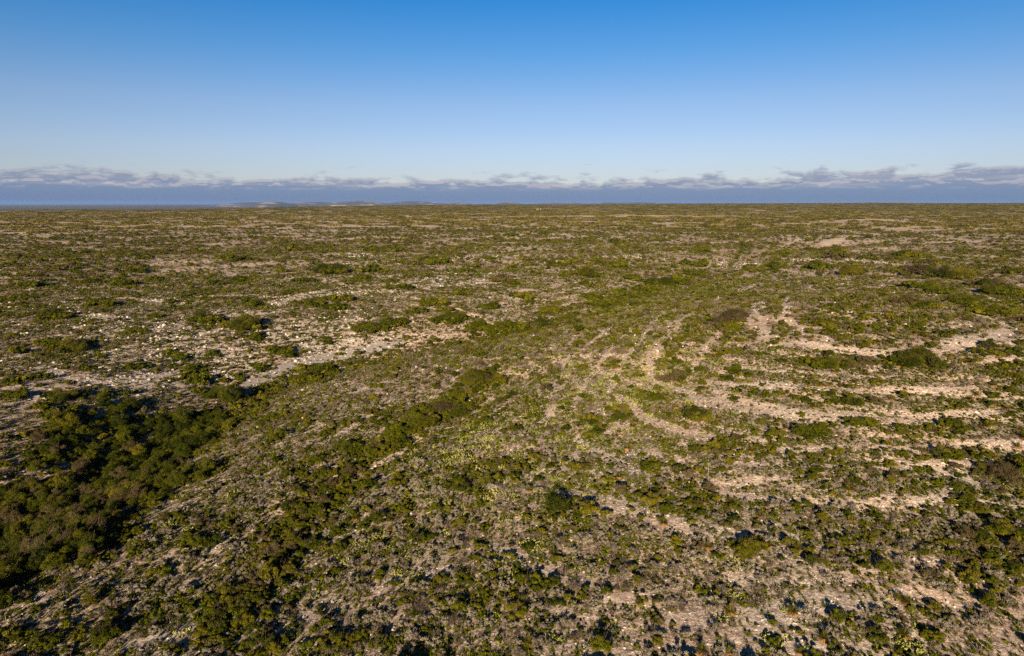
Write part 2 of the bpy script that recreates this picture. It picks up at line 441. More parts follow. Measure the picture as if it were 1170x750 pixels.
def ground_mat():
    m, nt, out = new_mat('stony desert ground')
    geo = nt.nodes.new('ShaderNodeNewGeometry')
    def noise(scale, detail=4, rough=.6):
        n = nt.nodes.new('ShaderNodeTexNoise'); n.inputs['Scale'].default_value = scale
        n.inputs['Detail'].default_value = detail; n.inputs['Roughness'].default_value = rough
        nt.links.new(geo.outputs['Position'], n.inputs['Vector'])
        return n.outputs[0]
    def attr(k):
        a = nt.nodes.new('ShaderNodeAttribute'); a.attribute_name = k
        return a.outputs['Fac']
    fine, med, big, huge = noise(2.6, 6, .78), noise(.55, 5, .65), noise(.055, 4), noise(.012, 6, .7)
    gravel = ramp(nt, fine, [(.38, (.235, .182, .146)), (.5, (.445, .36, .295)), (.60, (.69, .585, .50))])
    litter = ramp(nt, fine, [(.40, (.09, .067, .048)), (.5, (.27, .21, .158)), (.60, (.56, .455, .37))])
    b0 = math_n(nt, 'ADD', attr('bare'), math_n(nt, 'MULTIPLY', math_n(nt, 'SUBTRACT', med, .44), 2.8), clamp=True)
    col = mix_c(nt, b0, litter, gravel)
    pinker = mix_c(nt, 1.0, col, ramp(nt, big, [(.35, (1.04, .97, .92)), (.65, (.96, .99, 1.0))]), 'MULTIPLY')
    # limestone
    vor = nt.nodes.new('ShaderNodeTexVoronoi'); vor.inputs['Scale'].default_value = .55; vor.feature = 'DISTANCE_TO_EDGE'
    nt.links.new(geo.outputs['Position'], vor.inputs['Vector'])
    rockc = ramp(nt, fine, [(.3, (.30, .265, .235)), (.5, (.48, .44, .40)), (.7, (.66, .62, .57))])
    crack = ramp(nt, vor.outputs[0], [(.0, (.35, .33, .3)), (.09, (1, 1, 1))])
    rockc = mix_c(nt, 1.0, rockc, crack, 'MULTIPLY')
    rk = math_n(nt, 'MULTIPLY', attr('rock'), ramp(nt, med, [(.40, (0, 0, 0)), (.56, (1, 1, 1))]), clamp=True)
    col = mix_c(nt, rk, pinker, rockc)
    sand = ramp(nt, fine, [(.3, (.19, .17, .155)), (.7, (.34, .31, .285))])
    col = mix_c(nt, attr('stream'), col, sand)
    col = mix_c(nt, attr('track'), col, ramp(nt, fine, [(.3, (.42, .34, .26)), (.7, (.54, .45, .35))]))
    # far out the ground is under a close cover of scrub
    cov = ramp(nt, huge, [(.35, (.035, .036, .010)), (.52, (.065, .060, .018)), (.68, (.13, .105, .05))])
    col = mix_c(nt, attr('cover'), col, cov)
    p = nt.nodes.new('ShaderNodeBsdfPrincipled'); p.inputs['Roughness'].default_value = .95
    p.inputs['Specular IOR Level'].default_value = .1
    nt.links.new(col, p.inputs['Base Color'])
    b1 = nt.nodes.new('ShaderNodeBump'); b1.inputs['Strength'].default_value = .9; b1.inputs['Distance'].default_value = .22
    nt.links.new(fine, b1.inputs['Height'])
    b2 = nt.nodes.new('ShaderNodeBump'); b2.inputs['Strength'].default_value = .7; b2.inputs['Distance'].default_value = .5
    nt.links.new(med, b2.inputs['Height']); nt.links.new(b1.outputs[0], b2.inputs['Normal'])
    nt.links.new(b2.outputs[0], p.inputs['Normal'])
    nt.links.new(p.outputs[0], out.inputs[0])
    return m
M['ground'] = ground_mat()

# ------------------------------------------------------------------ ground: one sheet to the horizon
def build_ground():
    th = np.concatenate([np.linspace(-180, -52, 60, endpoint=False), np.linspace(-52, 52, 760, endpoint=False), np.linspace(52, 180, 60, endpoint=False)])
    th = np.radians(th)
    rad = np.concatenate([[3, 8, 14, 20, 26], np.geomspace(30, 900, 620), np.geomspace(910, 9000, 170), np.geomspace(9200, 60000, 60)])
    T, RR = np.meshgrid(th, rad)
    X = RR * np.sin(T); Y = RR * np.cos(T)
    Z = height(X.ravel(), Y.ravel())
    n, k = len(th), len(rad)
    V = np.column_stack([X.ravel(), Y.ravel(), Z])
    V = np.vstack([V, [[0, 0, float(height(np.array([0.]), np.array([0.]))[0])]]])
    i, j = np.meshgrid(np.arange(k - 1), np.arange(n), indexing='ij')
    j2 = (j + 1) % n
    Q = np.stack([i * n + j, i * n + j2, (i + 1) * n + j2, (i + 1) * n + j], -1).reshape(-1, 4)
    Tn = np.stack([np.full(n, k * n), (np.arange(n) + 1) % n, np.arange(n)], 1)
    b, rk, st, tr = fields(V[:, 0], V[:, 1])
    r = np.hypot(V[:, 0], V[:, 1])
    cover = smooth(2600, 6500, r) * 0.9
    me = mesh_np('ground', V, [Q, Tn], M['ground'], True, {'bare': b, 'rock': rk, 'stream': st, 'track': tr, 'cover': cover})
    o = obj('ground', me); o['kind'] = 'structure'
    return o
ground = build_ground()

# ------------------------------------------------------------------ plant and stone shapes
M['scrub'] = plant_mat('mixed scrub leaves', (.026, .029, .002), (.070, .062, .006), (.19, .15, .045), .15)

def remat(me, mat, name):
    m = me.copy(); m.name = name; m.materials.clear(); m.materials.append(mat); return m

BUSH = {}   # (class, colour) -> [(foliage mesh, stem mesh, nominal width)]
_spec = {'small': (1.2, .85, 8, 130, .13, .075), 'mid': (2.4, 1.45, 18, 150, .15, .085), 'large': (4.6, 2.5, 44, 150, .17, .10)}
for cls, (w, h, nl, per, ll, lw) in _spec.items():
    for k in range(3):
        f = bush_mesh(100 + 7 * k + len(cls), w, h, nl, per, ll, lw, 'foliage', M['green'])
        st = stems_mesh(300 + 7 * k + len(cls), w, h, {'small': 10, 'mid': 18, 'large': 30}[cls], 'stems', M['bark'], .016 + .007 * w)
        for col, mm in (('green', 'green'), ('olive', 'olive'), ('brown', 'brown_leaf'), ('red', 'red_leaf')):
            if col == 'red' and (cls != 'small' and k): continue
            BUSH.setdefault((cls, col), []).append((f if col == 'green' else remat(f, M[mm], 'foliage'), st, w))
LOD = {}
for k in range(4):
    f = bush_mesh(500 + k, 3.0, 1.6, 13, 34, .40, .26, 'foliage', M['green'], thin=.5)
    for col, mm in (('green', 'green'), ('olive', 'olive'), ('brown', 'brown_leaf')):
        LOD.setdefault(col, []).append((f if col == 'green' else remat(f, M[mm], 'foliage'), 3.0))

def tree_crown(seed):
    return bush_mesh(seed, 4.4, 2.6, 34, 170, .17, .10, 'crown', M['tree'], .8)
def tree_trunk(seed):
    rng = np.random.default_rng(seed); mb = MB()
    base = np.array([0, 0, -.3]); top = np.array([rng.normal(0, .25), rng.normal(0, .25), 1.9])
    tube(mb, [base, base * .4 + top * .6 + rng.normal(0, .08, 3), top], [.17, .12, .07], 6, .4)
    for i in range(7):
        a = rng.uniform(0, 6.28); tip = top + np.array([math.cos(a) * 1.3, math.sin(a) * 1.3, rng.uniform(.3, 1.6)])
        s0 = top * rng.uniform(.45, .95)
        tube(mb, [s0, (s0 + tip) / 2 + rng.normal(0, .1, 3), tip], [.07, .05, .02], 4, .6)
    return mb.mesh('trunk', M['bark'])
TREE = []
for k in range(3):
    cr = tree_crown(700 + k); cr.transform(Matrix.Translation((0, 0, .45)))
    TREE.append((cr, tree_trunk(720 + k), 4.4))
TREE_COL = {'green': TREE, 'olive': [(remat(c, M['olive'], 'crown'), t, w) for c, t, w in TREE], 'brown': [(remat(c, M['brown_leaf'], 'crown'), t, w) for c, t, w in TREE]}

SAGE = []
for k in range(3):
    f = bush_mesh(800 + k, 1.3, .75, 9, 75, .12, .055, 'foliage', M['sage'], .8, .8)
    rng = np.random.default_rng(830 + k); mb = MB()
    for i in range(26):
        a = rng.uniform(0, 6.28); e = rng.uniform(.15, .66)
        tip = np.array([math.cos(a) * e, math.sin(a) * e, rng.uniform(.35, .8) * (1 - .5 * e)])
        base = np.array([math.cos(a) * .05, math.sin(a) * .05, -.1])
        tube(mb, [base, (base + tip) / 2 + rng.normal(0, .04, 3), tip], [.02, .014, .006], 3, rng.uniform())
    SAGE.append((f, mb.mesh('twigs', M['twig']), 1.3))

BARE_SHRUB = []
for k in range(3):
    rng = np.random.default_rng(860 + k); mb = MB()
    def limb(p, d, L, r, lev):
        q = p + d * L
        tube(mb, [p, (p + q) / 2 + rng.normal(0, L * .07, 3), q], [r, r * .8, r * .5], 3, rng.uniform())
        if lev == 0: return
        for _ in range(4 if lev > 1 else 3):
            dd = unit((d + rng.normal(0, .62, 3))[None])[0]; dd[2] = max(dd[2], .02)
            limb(p + d * L * rng.uniform(.45, 1), dd, L * rng.uniform(.55, .85), r * .55, lev - 1)
    for i in range(6):
        a = rng.uniform(0, 6.28)
        d = unit(np.array([[math.cos(a) * .75, math.sin(a) * .75, rng.uniform(.5, 1)]]))[0]
        limb(np.array([0, 0, -.1]), d, .55, .028, 3)
    BARE_SHRUB.append((mb.mesh('branches', M['twig']), 2.2))

def pad(mb, c, up, nrm, L, W, rng, tone):
    """one flat cactus joint: an egg shaped disc a few centimetres thick"""
    up = unit(up[None])[0]; nrm = unit((nrm - up * np.dot(nrm, up))[None])[0]; side = np.cross(up, nrm)
    k = 8; th = .035 * L / .3
    V = [c + up * L * .5 + nrm * th, c + up * L * .5 - nrm * th]
    for i in range(k):
        t = 2 * math.pi * i / k
        V.append(c + up * (L * .5 + math.cos(t) * L * .5) + side * math.sin(t) * W * .5 * (1 + .18 * math.cos(t)))
    T = []
    for i in range(k):
        a, b = 2 + i, 2 + (i + 1) % k
        T += [(0, a, b), (1, b, a)]
    mb.add(V, T=T, a=tone)
    return c + up * L

PEAR = []
for k in range(4):
    rng = np.random.default_rng(900 + k); mb = MB()
    for i in range(22):
        a = rng.uniform(0, 6.28); e = math.sqrt(rng.uniform(0, 1)) * .85
        c0 = np.array([math.cos(a) * e, math.sin(a) * e, -.06])
        def grow(c, d, lev, L):
            nrm = rng.normal(0, 1, 3); nrm[2] *= .8
            tip = pad(mb, c, d, nrm, L, L * .8, rng, rng.uniform())
            if lev == 0: return
            for _ in range(rng.integers(1, 4)):
                dd = d + rng.normal(0, .55, 3); dd[2] = max(dd[2], .15)
                grow(tip - d * L * .12 + rng.normal(0, .03, 3), unit(dd[None])[0], lev - 1, L * rng.uniform(.75, 1.0))
        grow(c0, unit(np.array([[math.cos(a) * e * .9, math.sin(a) * e * .9, .9]]))[0], 2 if rng.uniform() < .6 else 1, rng.uniform(.18, .25))
    PEAR.append((mb.mesh('pads', M['pad'], True), 1.9))

def blades(mb, n, L, W, rng, zmin, zmax, tone, droop=.12):
    for i in range(n):
        a = rng.uniform(0, 6.28); e = rng.uniform(zmin, zmax)
        d = np.array([math.cos(a) * math.cos(e), math.sin(a) * math.cos(e), math.sin(e)])
        s = np.array([-math.sin(a), math.cos(a), 0]) * W * .5
        l = L * rng.uniform(.75, 1.15)
        p1 = d * l * .55; p2 = d * l - np.array([0, 0, droop * l])
        t = tone(rng)
        mb.add([s * .8, -s * .8, p1 - s, p1 + s, p2], Q=[(0, 1, 2, 3)], T=[(3, 2, 4)], a=t)
SOTOL = []
for k in range(3):
    rng = np.random.default_rng(940 + k); mb = MB()
    blades(mb, 120, .72, .035, rng, -.05, 1.45, lambda r: r.uniform())
    ro = mb.mesh('leaf_rosette', M['sotol']); ro.transform(Matrix.Translation((0, 0, .28)))
    mb = MB(); blades(mb, 60, .62, .05, rng, -.45, .05, lambda r: r.uniform(), .2)
    sk = mb.mesh('dead_leaf_skirt', M['dead_leaf']); sk.transform(Matrix.Translation((0, 0, .26)))
    mb = MB(); h = rng.uniform(2.6, 3.6)
    tube(mb, [(0, 0, .2), (.03, .02, h * .6), (.1, .03, h)], [.02, .016, .01], 5, .5)
    tube(mb, [(.035, .02, h * .62), (.07, .025, h * .8), (.105, .03, h * 1.01)], [.03, .034, .012], 5, .7)
    SOTOL.append((ro, sk, mb.mesh('flower_stalk', M['pale_wood']), 1.25))

def stone_mesh(seed, flat, sub=2):
    import bmesh
    bm = bmesh.new(); bmesh.ops.create_icosphere(bm, subdivisions=sub, radius=.5)
    rng = np.random.default_rng(seed)
    cuts = [(unit(rng.normal(0, 1, (1, 3)))[0], rng.uniform(.26, .42)) for _ in range(9)]
    for v in bm.verts:
        p = np.array(v.co)
        for n, d in cuts:
            k = p @ n
            if k > d: p = p - n * (k - d) * .92
        p = p * (1 + rng.normal(0, .03)); p[2] *= flat
        v.co = p
    me = bpy.data.meshes.new('limestone_boulder'); bm.to_mesh(me); bm.free()
    me.materials.append(M['stone']); return me
STONE = [stone_mesh(970 + k, [.5, .6, .8, .4][k]) for k in range(4)]
PEBBLE = [stone_mesh(980 + k, [.6, .8, .5][k], 1) for k in range(3)]

CUSHION = []
for k in range(3):
    rng = np.random.default_rng(1000 + k); mb = MB()
    blades(mb, 46, .30, .05, rng, .1, 1.5, lambda r: r.uniform())
    CUSHION.append(mb.mesh('cushion', M['cushion']))
STRAW = []
for k in range(3):
    rng = np.random.default_rng(1010 + k); mb = MB()
    blades(mb, 40, .34, .022, rng, .25, 1.5, lambda r: r.uniform(), .25)
    STRAW.append(mb.mesh('tuft', M['straw']))
TWIGGY = []
for k in range(3):
    rng = np.random.default_rng(1020 + k); mb = MB()
    for i in range(34):
        a = rng.uniform(0, 6.28); e = rng.uniform(.1, .42)
        tip = np.array([math.cos(a) * e, math.sin(a) * e, rng.uniform(.15, .5)])
        b0 = np.array([math.cos(a) * .06, math.sin(a) * .06, -.03])
        tube(mb, [b0, tip], [.014, .006], 3, rng.uniform())
    P = rng.normal(0, .2, (50, 3)); P[:, 2] = abs(P[:, 2]) + .12
    leaves(mb, P, unit(rng.normal(0, 1, (50, 3))), .09, .05, rng, rng.uniform(0, 1, 50))
    TWIGGY.append(mb.mesh('litter', M['twig']))

def patch_mesh(seed, wide, n, fat):
    """a stand of many bushes seen from very far"""
    rng = np.random.default_rng(seed); mb = MB()
    for i in range(n):
        a = rng.uniform(0, 6.28); e = math.sqrt(rng.uniform(0, 1)) * wide / 2
        w = fat * rng.lognormal(0, .38); h = min(w * .55, 2.6) * rng.uniform(.7, 1.1)
        c = np.array([math.cos(a) * e, math.sin(a) * e, 0]); t0 = rng.uniform(0, 1)
        m = 34
        d = unit(rng.normal(0, 1, (m, 3))); d[:, 2] = abs(d[:, 2])
        P = c + d * np.array([w / 2, w / 2, h]) * rng.uniform(.7, 1, m)[:, None] * (1 + .15 * rng.normal(0, 1, (m, 1)))
        P[:, 2] = np.maximum(P[:, 2], .05)
        leaves(mb, P, d, w * .30, w * .2, rng, np.clip(t0 + rng.normal(0, .12, m), 0, 1))
    return mb.mesh('stand', M['scrub'])
PATCH = [patch_mesh(1100 + k, 22, 20, 3.0) for k in range(4)]
PATCH_FAR = [patch_mesh(1120 + k, 55, 60, 4.2) for k in range(3)]

# ------------------------------------------------------------------ bushes read off the photograph (pixel x, y, width; colour)
G = """163,293,16 269,293,28 157,307,20 173,317,20 139,321,30 104,319,22 64,358,34 115,345,26 195,343,16 155,377,20 80,395,34 19,400,26 12,411,8r 149,417,22
200,406,26 176,361,18 232,363,32 280,369,40 290,385,20 245,405,20 112,405,18 213,337,12 288,345,28 275,318,20 243,322,18 29,339,16 37,323,24 5,313,14 53,390,26
99,419,20 224,422,24 338,283,18 423,285,14 373,305,40 347,318,24 423,305,30 415,306,5r 414,315,18 495,297,26 461,326,22 445,319,14 330,331,14 398,323,10
389,339,28 354,345,26 383,350,26 495,345,26 474,353,22 509,353,18 525,362,30 509,365,32 423,375,34 447,369,30 413,385,14 373,389,18 466,387,12 495,390,14 457,395,14
546,374,30 567,377,30 581,371,24 573,318,22b 559,349,22 557,294,14 533,307,18 322,403,30 295,382,14 351,422,26 370,421,26 527,334,18 300,421,20
584,267,14 621,266,10 675,271,12 705,274,16 755,274,10 633,301,16 655,297,16o 708,302,24 668,311,28 669,323,16 672,325,6r 643,314,12 727,317,22 745,321,26 761,321,24
777,321,24 793,299,26 801,283,18 790,310,24 676,338,28 708,334,24 740,329,26 729,346,18 700,345,14 628,354,24o 589,374,28 617,369,26b 644,367,12 836,360,36b 833,371,26o
777,387,20o 727,374,8 807,350,14 767,403,20o 663,419,18o 713,417,12o 817,406,18o 839,422,22 588,323,14 599,337,24 604,345,12
925,273,12 934,255,12 1014,276,8 894,287,20 958,289,28b 886,302,20 934,302,28 974,307,36 1045,306,36b 1041,289,28 1089,310,40 1123,303,14 1126,321,34b 1147,329,40
1051,323,30 1070,330,28 1035,341,28b 1062,347,26 1102,342,36 1123,353,30 1147,353,34 1163,363,24b 987,361,24o 987,375,18o 1081,383,14 883,391,18 891,375,16o 1043,409,46
977,414,32b 945,414,40o 921,411,20 1110,411,24o 1166,390,20 1161,403,24 1153,417,20 963,383,20o 937,369,22o 1046,369,18 1137,398,14
49,429,22 13,435,24 17,450,30 75,452,34 49,467,26o 117,450,18 124,465,14 68,484,38t 102,488,22t 122,482,24 141,478,24 137,488,28t 154,495,24bt 183,486,34t 205,482,34t
226,482,26t 41,525,20t 19,559,26t 70,557,34t 92,522,24t 109,531,20t 132,546,20t 137,561,22bt 156,539,24bt 173,531,22 192,531,18 168,567,20t 183,565,22t 207,544,28o
222,433,30 230,448,20 85,561,26t 96,544,24bt 149,552,20t 113,514,18 13,539,16 112,497,8r 24,582,26t 14,601,24t 60,596,22t 74,606,20t 96,584,30t 34,622,22ot 14,666,22t
5,678,20t 65,635,18t 113,596,16t 168,577,28o 192,589,26b 158,606,20o 228,620,40 158,628,26 101,640,34 125,637,22 192,649,26 178,652,22 115,676,24o 41,697,24 125,724,46
187,704,30 202,683,28 221,690,28 240,704,34 226,724,34 259,685,26 262,731,26 14,726,34 48,736,30 259,649,20 72,700,22
338,586,12 300,601,16 317,612,22 366,584,36 383,601,14 433,592,28 455,582,22 515,582,18 354,623,28 327,642,34 366,628,20 385,625,26 354,659,18 371,662,12 387,652,22
419,644,16 411,666,14 479,616,28 495,632,18 301,678,40 335,685,20 270,690,24 308,702,36 339,714,26 368,728,40 414,724,26 457,690,20 368,692,18 423,688,20 299,736,50
524,671,18b 507,704,12 433,738,28 670,586,24 694,589,14o 558,598,20 649,614,20o 775,623,26o 638,637,22o 552,655,14 602,625,14 614,668,36 553,685,22 542,635,24o 703,654,12
730,666,16 696,678,14 796,671,22 746,709,24o 650,685,12 922,575,16 883,588,20 856,628,46 901,624,16o 999,586,22 951,580,9 1058,584,14 1006,652,34 982,637,18o 800,673,14
927,647,16 958,709,34 1054,695,24 877,744,14 920,613,14o 941,606,16o 956,743,20 1103,580,28 1151,606,50 1077,618,22o 1096,642,20 1132,640,24 1074,728,32o 1131,664,14
1149,584,24 1060,584,16 1014,654,18o 1058,700,24 1156,448,24 1135,452,22 1030,450,20 981,484,36 941,486,30 1032,490,20 1052,489,18o 1092,484,34 1116,491,12 1158,474,14
1088,520,34 1116,518,26 996,518,18 1039,519,18 1148,542,46b 1107,574,32 934,546,18 1015,550,12 1073,552,18 975,460,30 953,459,22 1049,460,18o 1079,456,16 1002,462,14
1116,547,14 803,440,18 748,452,24 709,448,12 777,452,16 841,454,20 878,450,20 767,430,30b 790,475,36o 814,484,18 916,474,16 910,494,40 931,490,30 886,497,24o 864,494,16o
839,487,18o 799,514,22o 839,514,26o 901,522,14 927,520,18 931,546,22 923,574,18 880,569,22b 799,539,18o 827,537,20o 814,571,12 746,557,14o 741,571,18 735,535,12o
841,424,24b 708,522,10 549,433,46o 523,460,36 487,465,26 600,456,14 663,452,13 483,482,40 553,478,26 493,503,22b 583,490,22 562,527,14 496,535,14 528,548,30 673,495,26
619,455,12 666,482,16 615,480,12 698,535,16 673,534,11 694,465,18o 680,557,12o 615,550,12 656,567,20 547,561,20 684,528,10 256,454,40t 320,473,30 276,433,18 299,443,20
348,433,30o 367,424,30 425,440,16 384,443,10 465,431,14 372,493,22 346,493,12 436,482,18 461,493,28 448,505,30 423,514,30 399,510,34 333,539,30 335,557,24b 361,525,26
372,542,30 397,533,22 423,552,24 448,548,30 465,537,26 393,563,26 472,520,16 276,503,20 246,537,22 293,473,16 278,478,18 248,503,20 312,493,22 412,557,20 278,565,12o"""
PEARS = """403,590 414,622 447,624 399,642 428,662 474,638 476,659 457,654 360,682 515,574 529,589 602,590 580,596 632,581 622,618 588,661 537,692 564,709 669,646 576,736 632,733
848,647 836,674 824,704 840,700 898,697 887,730 1021,683 1042,737 1049,716 1118,604 1130,582 1038,736 1003,438 1054,550 996,552 1145,556 1075,488 154,616 194,602 216,607
267,565 261,569 316,503 470,567 545,512 535,524 515,527 508,544 575,533 578,549 566,562 560,568 596,515 606,508 500,509 524,500 570,484 655,475 668,513 666,510 605,473 630,466 648,452
612,538 640,545 697,557 690,500 520,515 550,535 556,545 590,520 530,505 690,452 735,448 720,440 560,500 585,478 610,495 640,500 52,500"""

ST = {k: [] for k in ('shrub', 'tree', 'sage', 'bare', 'pear', 'sotol', 'stone')}   # things: dicts
def H1(x, y): return float(height(np.array([float(x)]), np.array([float(y)]))[0])
COLS = {'o': 'olive', 'b': 'brown', 'r': 'red'}
hand_xy = []
for tok in G.split():
    a, b, c = tok.split(',')
    suf = c.lstrip('0123456789'); w = int(c[:len(c) - len(suf)] if suf else c); px, py = int(a), int(b)
    x, y = at(px, py + .22 * w)
    dep = depth_of(x, y, H1(x, y))
    W = w * dep / 780.0 * 1.1
    col = next((COLS[s] for s in suf if s in COLS), 'green')
    y += W * .25; x += W * .25 * x / max(y, 1)
    n = 1 if W < 1.7 else int(np.clip(round((W / 1.2) ** 1.35), 2, 14))
    for i in range(n):
        q = W if n == 1 else W * RNG.uniform(.24, .52) * (1.0 if i else 1.3)
        a_ = RNG.uniform(0, 6.28); e_ = 0 if n == 1 else (W - q) * .5 * (RNG.uniform(.25, 1.25) if i else .3)
        c_ = col if RNG.uniform() < .75 or col == 'red' else ('olive' if col == 'green' else 'green')
        ST['tree' if 't' in suf else 'shrub'].append(dict(x=x + e_ * math.cos(a_) * 1.35, y=y + e_ * math.sin(a_), w=q, col=c_, hand=True))
    hand_xy.append((x, y, W))
for tok in PEARS.split():
    a, b = tok.split(','); x, y = at(int(a), int(b))
    ST['pear'].append(dict(x=x, y=y, w=RNG.uniform(1.3, 2.3), hand=True))
HX = np.array(hand_xy)

# ------------------------------------------------------------------ random growth between them
GULLY = [(*at(px, py), r) for px, py, r in ((225, 488, 7), (190, 495, 9), (150, 505, 11), (110, 520, 11), (160, 540, 10), (205, 515, 8), (90, 550, 11), (130, 560, 10), (60, 580, 11), (100, 590, 9), (30, 600, 11), (70, 620, 9), (20, 640, 10), (190, 560, 7), (45, 655, 7), (10, 670, 8), (40, 545, 8), (150, 480, 8))]
def gully(x, y):
    v = np.zeros(len(x))
    for cx, cy, r in GULLY: v = np.maximum(v, np.exp(-((x - cx) ** 2 + (y - cy) ** 2) / (r * .98) ** 2))
    return v

def candidates(r0, r1, per_m2, half=46):
    n = int(per_m2 * R(2 * half) / 2 * (r1 * r1 - r0 * r0))
    r = np.sqrt(RNG.uniform(r0 * r0, r1 * r1, n)); a = np.radians(RNG.uniform(-half, half, n))
    return r * np.sin(a), r * np.cos(a)

def near_hand(x, y, k=.42):
    out = np.zeros(len(x), bool)
    for hx, hy, w in HX:
        out |= np.hypot(x - hx, y - hy) < w * k
    return out

PEAR_ZONES = [(*at(px, py), r) for px, py, r in ((560, 500, 13), (530, 530, 10), (610, 500, 12), (700, 430, 18), (650, 420, 18), (600, 545, 9), (740, 400, 16), (680, 360, 20), (760, 350, 20))]
def pear_zone(x, y):
    v = np.zeros(len(x))
    for cx, cy, r in PEAR_ZONES: v = np.maximum(v, np.exp(-((x - cx) ** 2 + (y - cy) ** 2) / r ** 2))
    return v
SAGE_ZONES = [(*at(px, py), r) for px, py, r in ((640, 720, 12), (700, 690, 12), (560, 720, 12), (900, 540, 10), (980, 600, 12), (1040, 610, 12), (250, 660, 14), (180, 690, 12), (330, 550, 10), (480, 720, 10), (780, 640, 10), (880, 660, 10), (740, 740, 12))]
def sage_zone(x, y):
    v = np.zeros(len(x))
    for cx, cy, r in SAGE_ZONES: v = np.maximum(v, np.exp(-((x - cx) ** 2 + (y - cy) ** 2) / r ** 2))
    return v
SWALE = [at(*p) for p in ((250, 715), (300, 660), (340, 600), (380, 560), (420, 530), (470, 490), (520, 455), (555, 430))]

def open_ground(x, y, w=1.0):
    b, rk, st, tr = fields(x, y)
    return np.clip(1 - .95 * b * w, 0, 1) * (1 - .8 * st) * (1 - tr) * (1 - .12 * rk)

rest = {k: [] for k in ('shrub', 'lod', 'sage', 'pear', 'sotol', 'stone', 'pebble', 'cushion', 'straw', 'twiggy', 'patch', 'patchfar')}

# bushes, near and middle distance
for r0, r1, dens in ((28, 150, 1.6), (150, 430, 1.15)):
    x, y = candidates(r0, r1, dens)
    s, t = seg_dist(x, y, DRAW); sw, _ = seg_dist(x, y, SWALE)
    p = (.16 if r0 < 100 else .20) + .95 * smooth(.46, .68, fbm(x, y, 8, 201, 3)) * (.45 + .9 * fbm(x, y, 60, 202, 2))
    gl = gully(x, y)
    p = np.maximum(p, .85 * np.exp(-(s / 13) ** 2) * (1 - .4 * smooth(.6, .9, t))); p = np.maximum(p, .95 * np.exp(-(sw / 4.5) ** 2))
    p *= open_ground(x, y)
    p = np.maximum(p * (1 - .5 * gl), .20 * gl)
    keep = (RNG.uniform(0, 1, len(x)) < p) & ~near_hand(x, y, .18)
    x, y, s, gl = x[keep], y[keep], s[keep], gl[keep]
    w = np.clip(RNG.lognormal(-.32 if r1 < 200 else -.18, .42, len(x)), .4, 3.4) * (1 + .4 * np.exp(-(s / 14) ** 2)) + gl * RNG.uniform(.2, 1.6, len(x)) + np.exp(-(seg_dist(x, y, SWALE)[0] / 4.5) ** 2) * RNG.uniform(0, 1.3, len(x))
    cz = fbm(x, y, 25, 205, 2)
    u = RNG.uniform(0, 1, len(x))
    for i in range(len(x)):
        if gl[i] > .35 and RNG.uniform() < .42:
            ST['tree'].append(dict(x=x[i], y=y[i], w=RNG.uniform(1.9, 3.5), col='green' if u[i] < .6 else 'olive' if u[i] < .8 else 'brown')); continue
        col = 'green' if u[i] < .50 else 'olive' if u[i] < .86 else 'brown'
        ST['shrub'].append(dict(x=x[i], y=y[i], w=w[i], col=col))
# grey brush
for r0, r1, dens in ((28, 150, .55), (150, 380, .30)):
    x, y = candidates(r0, r1, dens)
    p = .13 + .5 * smooth(.45, .7, fbm(x, y, 12, 211, 3)) + .75 * sage_zone(x, y)
    p *= open_ground(x, y, .95)
    keep = (RNG.uniform(0, 1, len(x)) < p) & ~near_hand(x, y)
    for xi, yi in zip(x[keep], y[keep]):
        ST['sage'].append(dict(x=xi, y=yi, w=float(np.clip(RNG.lognormal(.0, .32), .5, 2.2))))
x, y = candidates(28, 220, .035)
p = .5 * open_ground(x, y); keep = (RNG.uniform(0, 1, len(x)) < p) & ~near_hand(x, y)
for xi, yi in zip(x[keep], y[keep]): ST['bare'].append(dict(x=xi, y=yi, w=float(RNG.uniform(.9, 2.4))))
# prickly pears
x, y = candidates(28, 330, .42)
r = np.hypot(x, y)
p = .022 + 1.1 * pear_zone(x, y) * smooth(.30, .55, fbm(x, y, 7, 221, 3))
p *= (1 - .6 * smooth(150, 330, r)) * open_ground(x, y, .8)
keep = (RNG.uniform(0, 1, len(x)) < p) & ~near_hand(x, y)
for xi, yi in zip(x[keep], y[keep]): ST['pear'].append(dict(x=xi, y=yi, w=float(np.clip(RNG.lognormal(.22, .32), .6, 2.3))))
# sotols, on the knoll above all
x, y = candidates(28, 300, .12)
hr = hill_r(x, y)
p = (.06 + .62 * np.exp(-(hr / 95) ** 2) * smooth(-5, 25, x)) * open_ground(x, y, .75)
keep = (RNG.uniform(0, 1, len(x)) < p) & ~near_hand(x, y)
for xi, yi in zip(x[keep], y[keep]): ST['sotol'].append(dict(x=xi, y=yi, w=float(RNG.uniform(.75, 1.5))))
# boulders and slabs
x, y = candidates(30, 620, .07)
b, rk, st, tr = fields(x, y)
p = .02 + .75 * rk ** 1.3 * smooth(.40, .60, fbm(x, y, 9, 251, 2)) + .25 * st + .05 * b
keep = (RNG.uniform(0, 1, len(x)) < p) & ~near_hand(x, y)
for xi, yi in zip(x[keep], y[keep]): ST['stone'].append(dict(x=xi, y=yi, w=float(np.clip(RNG.lognormal(-.35, .5), .3, 2.8))))

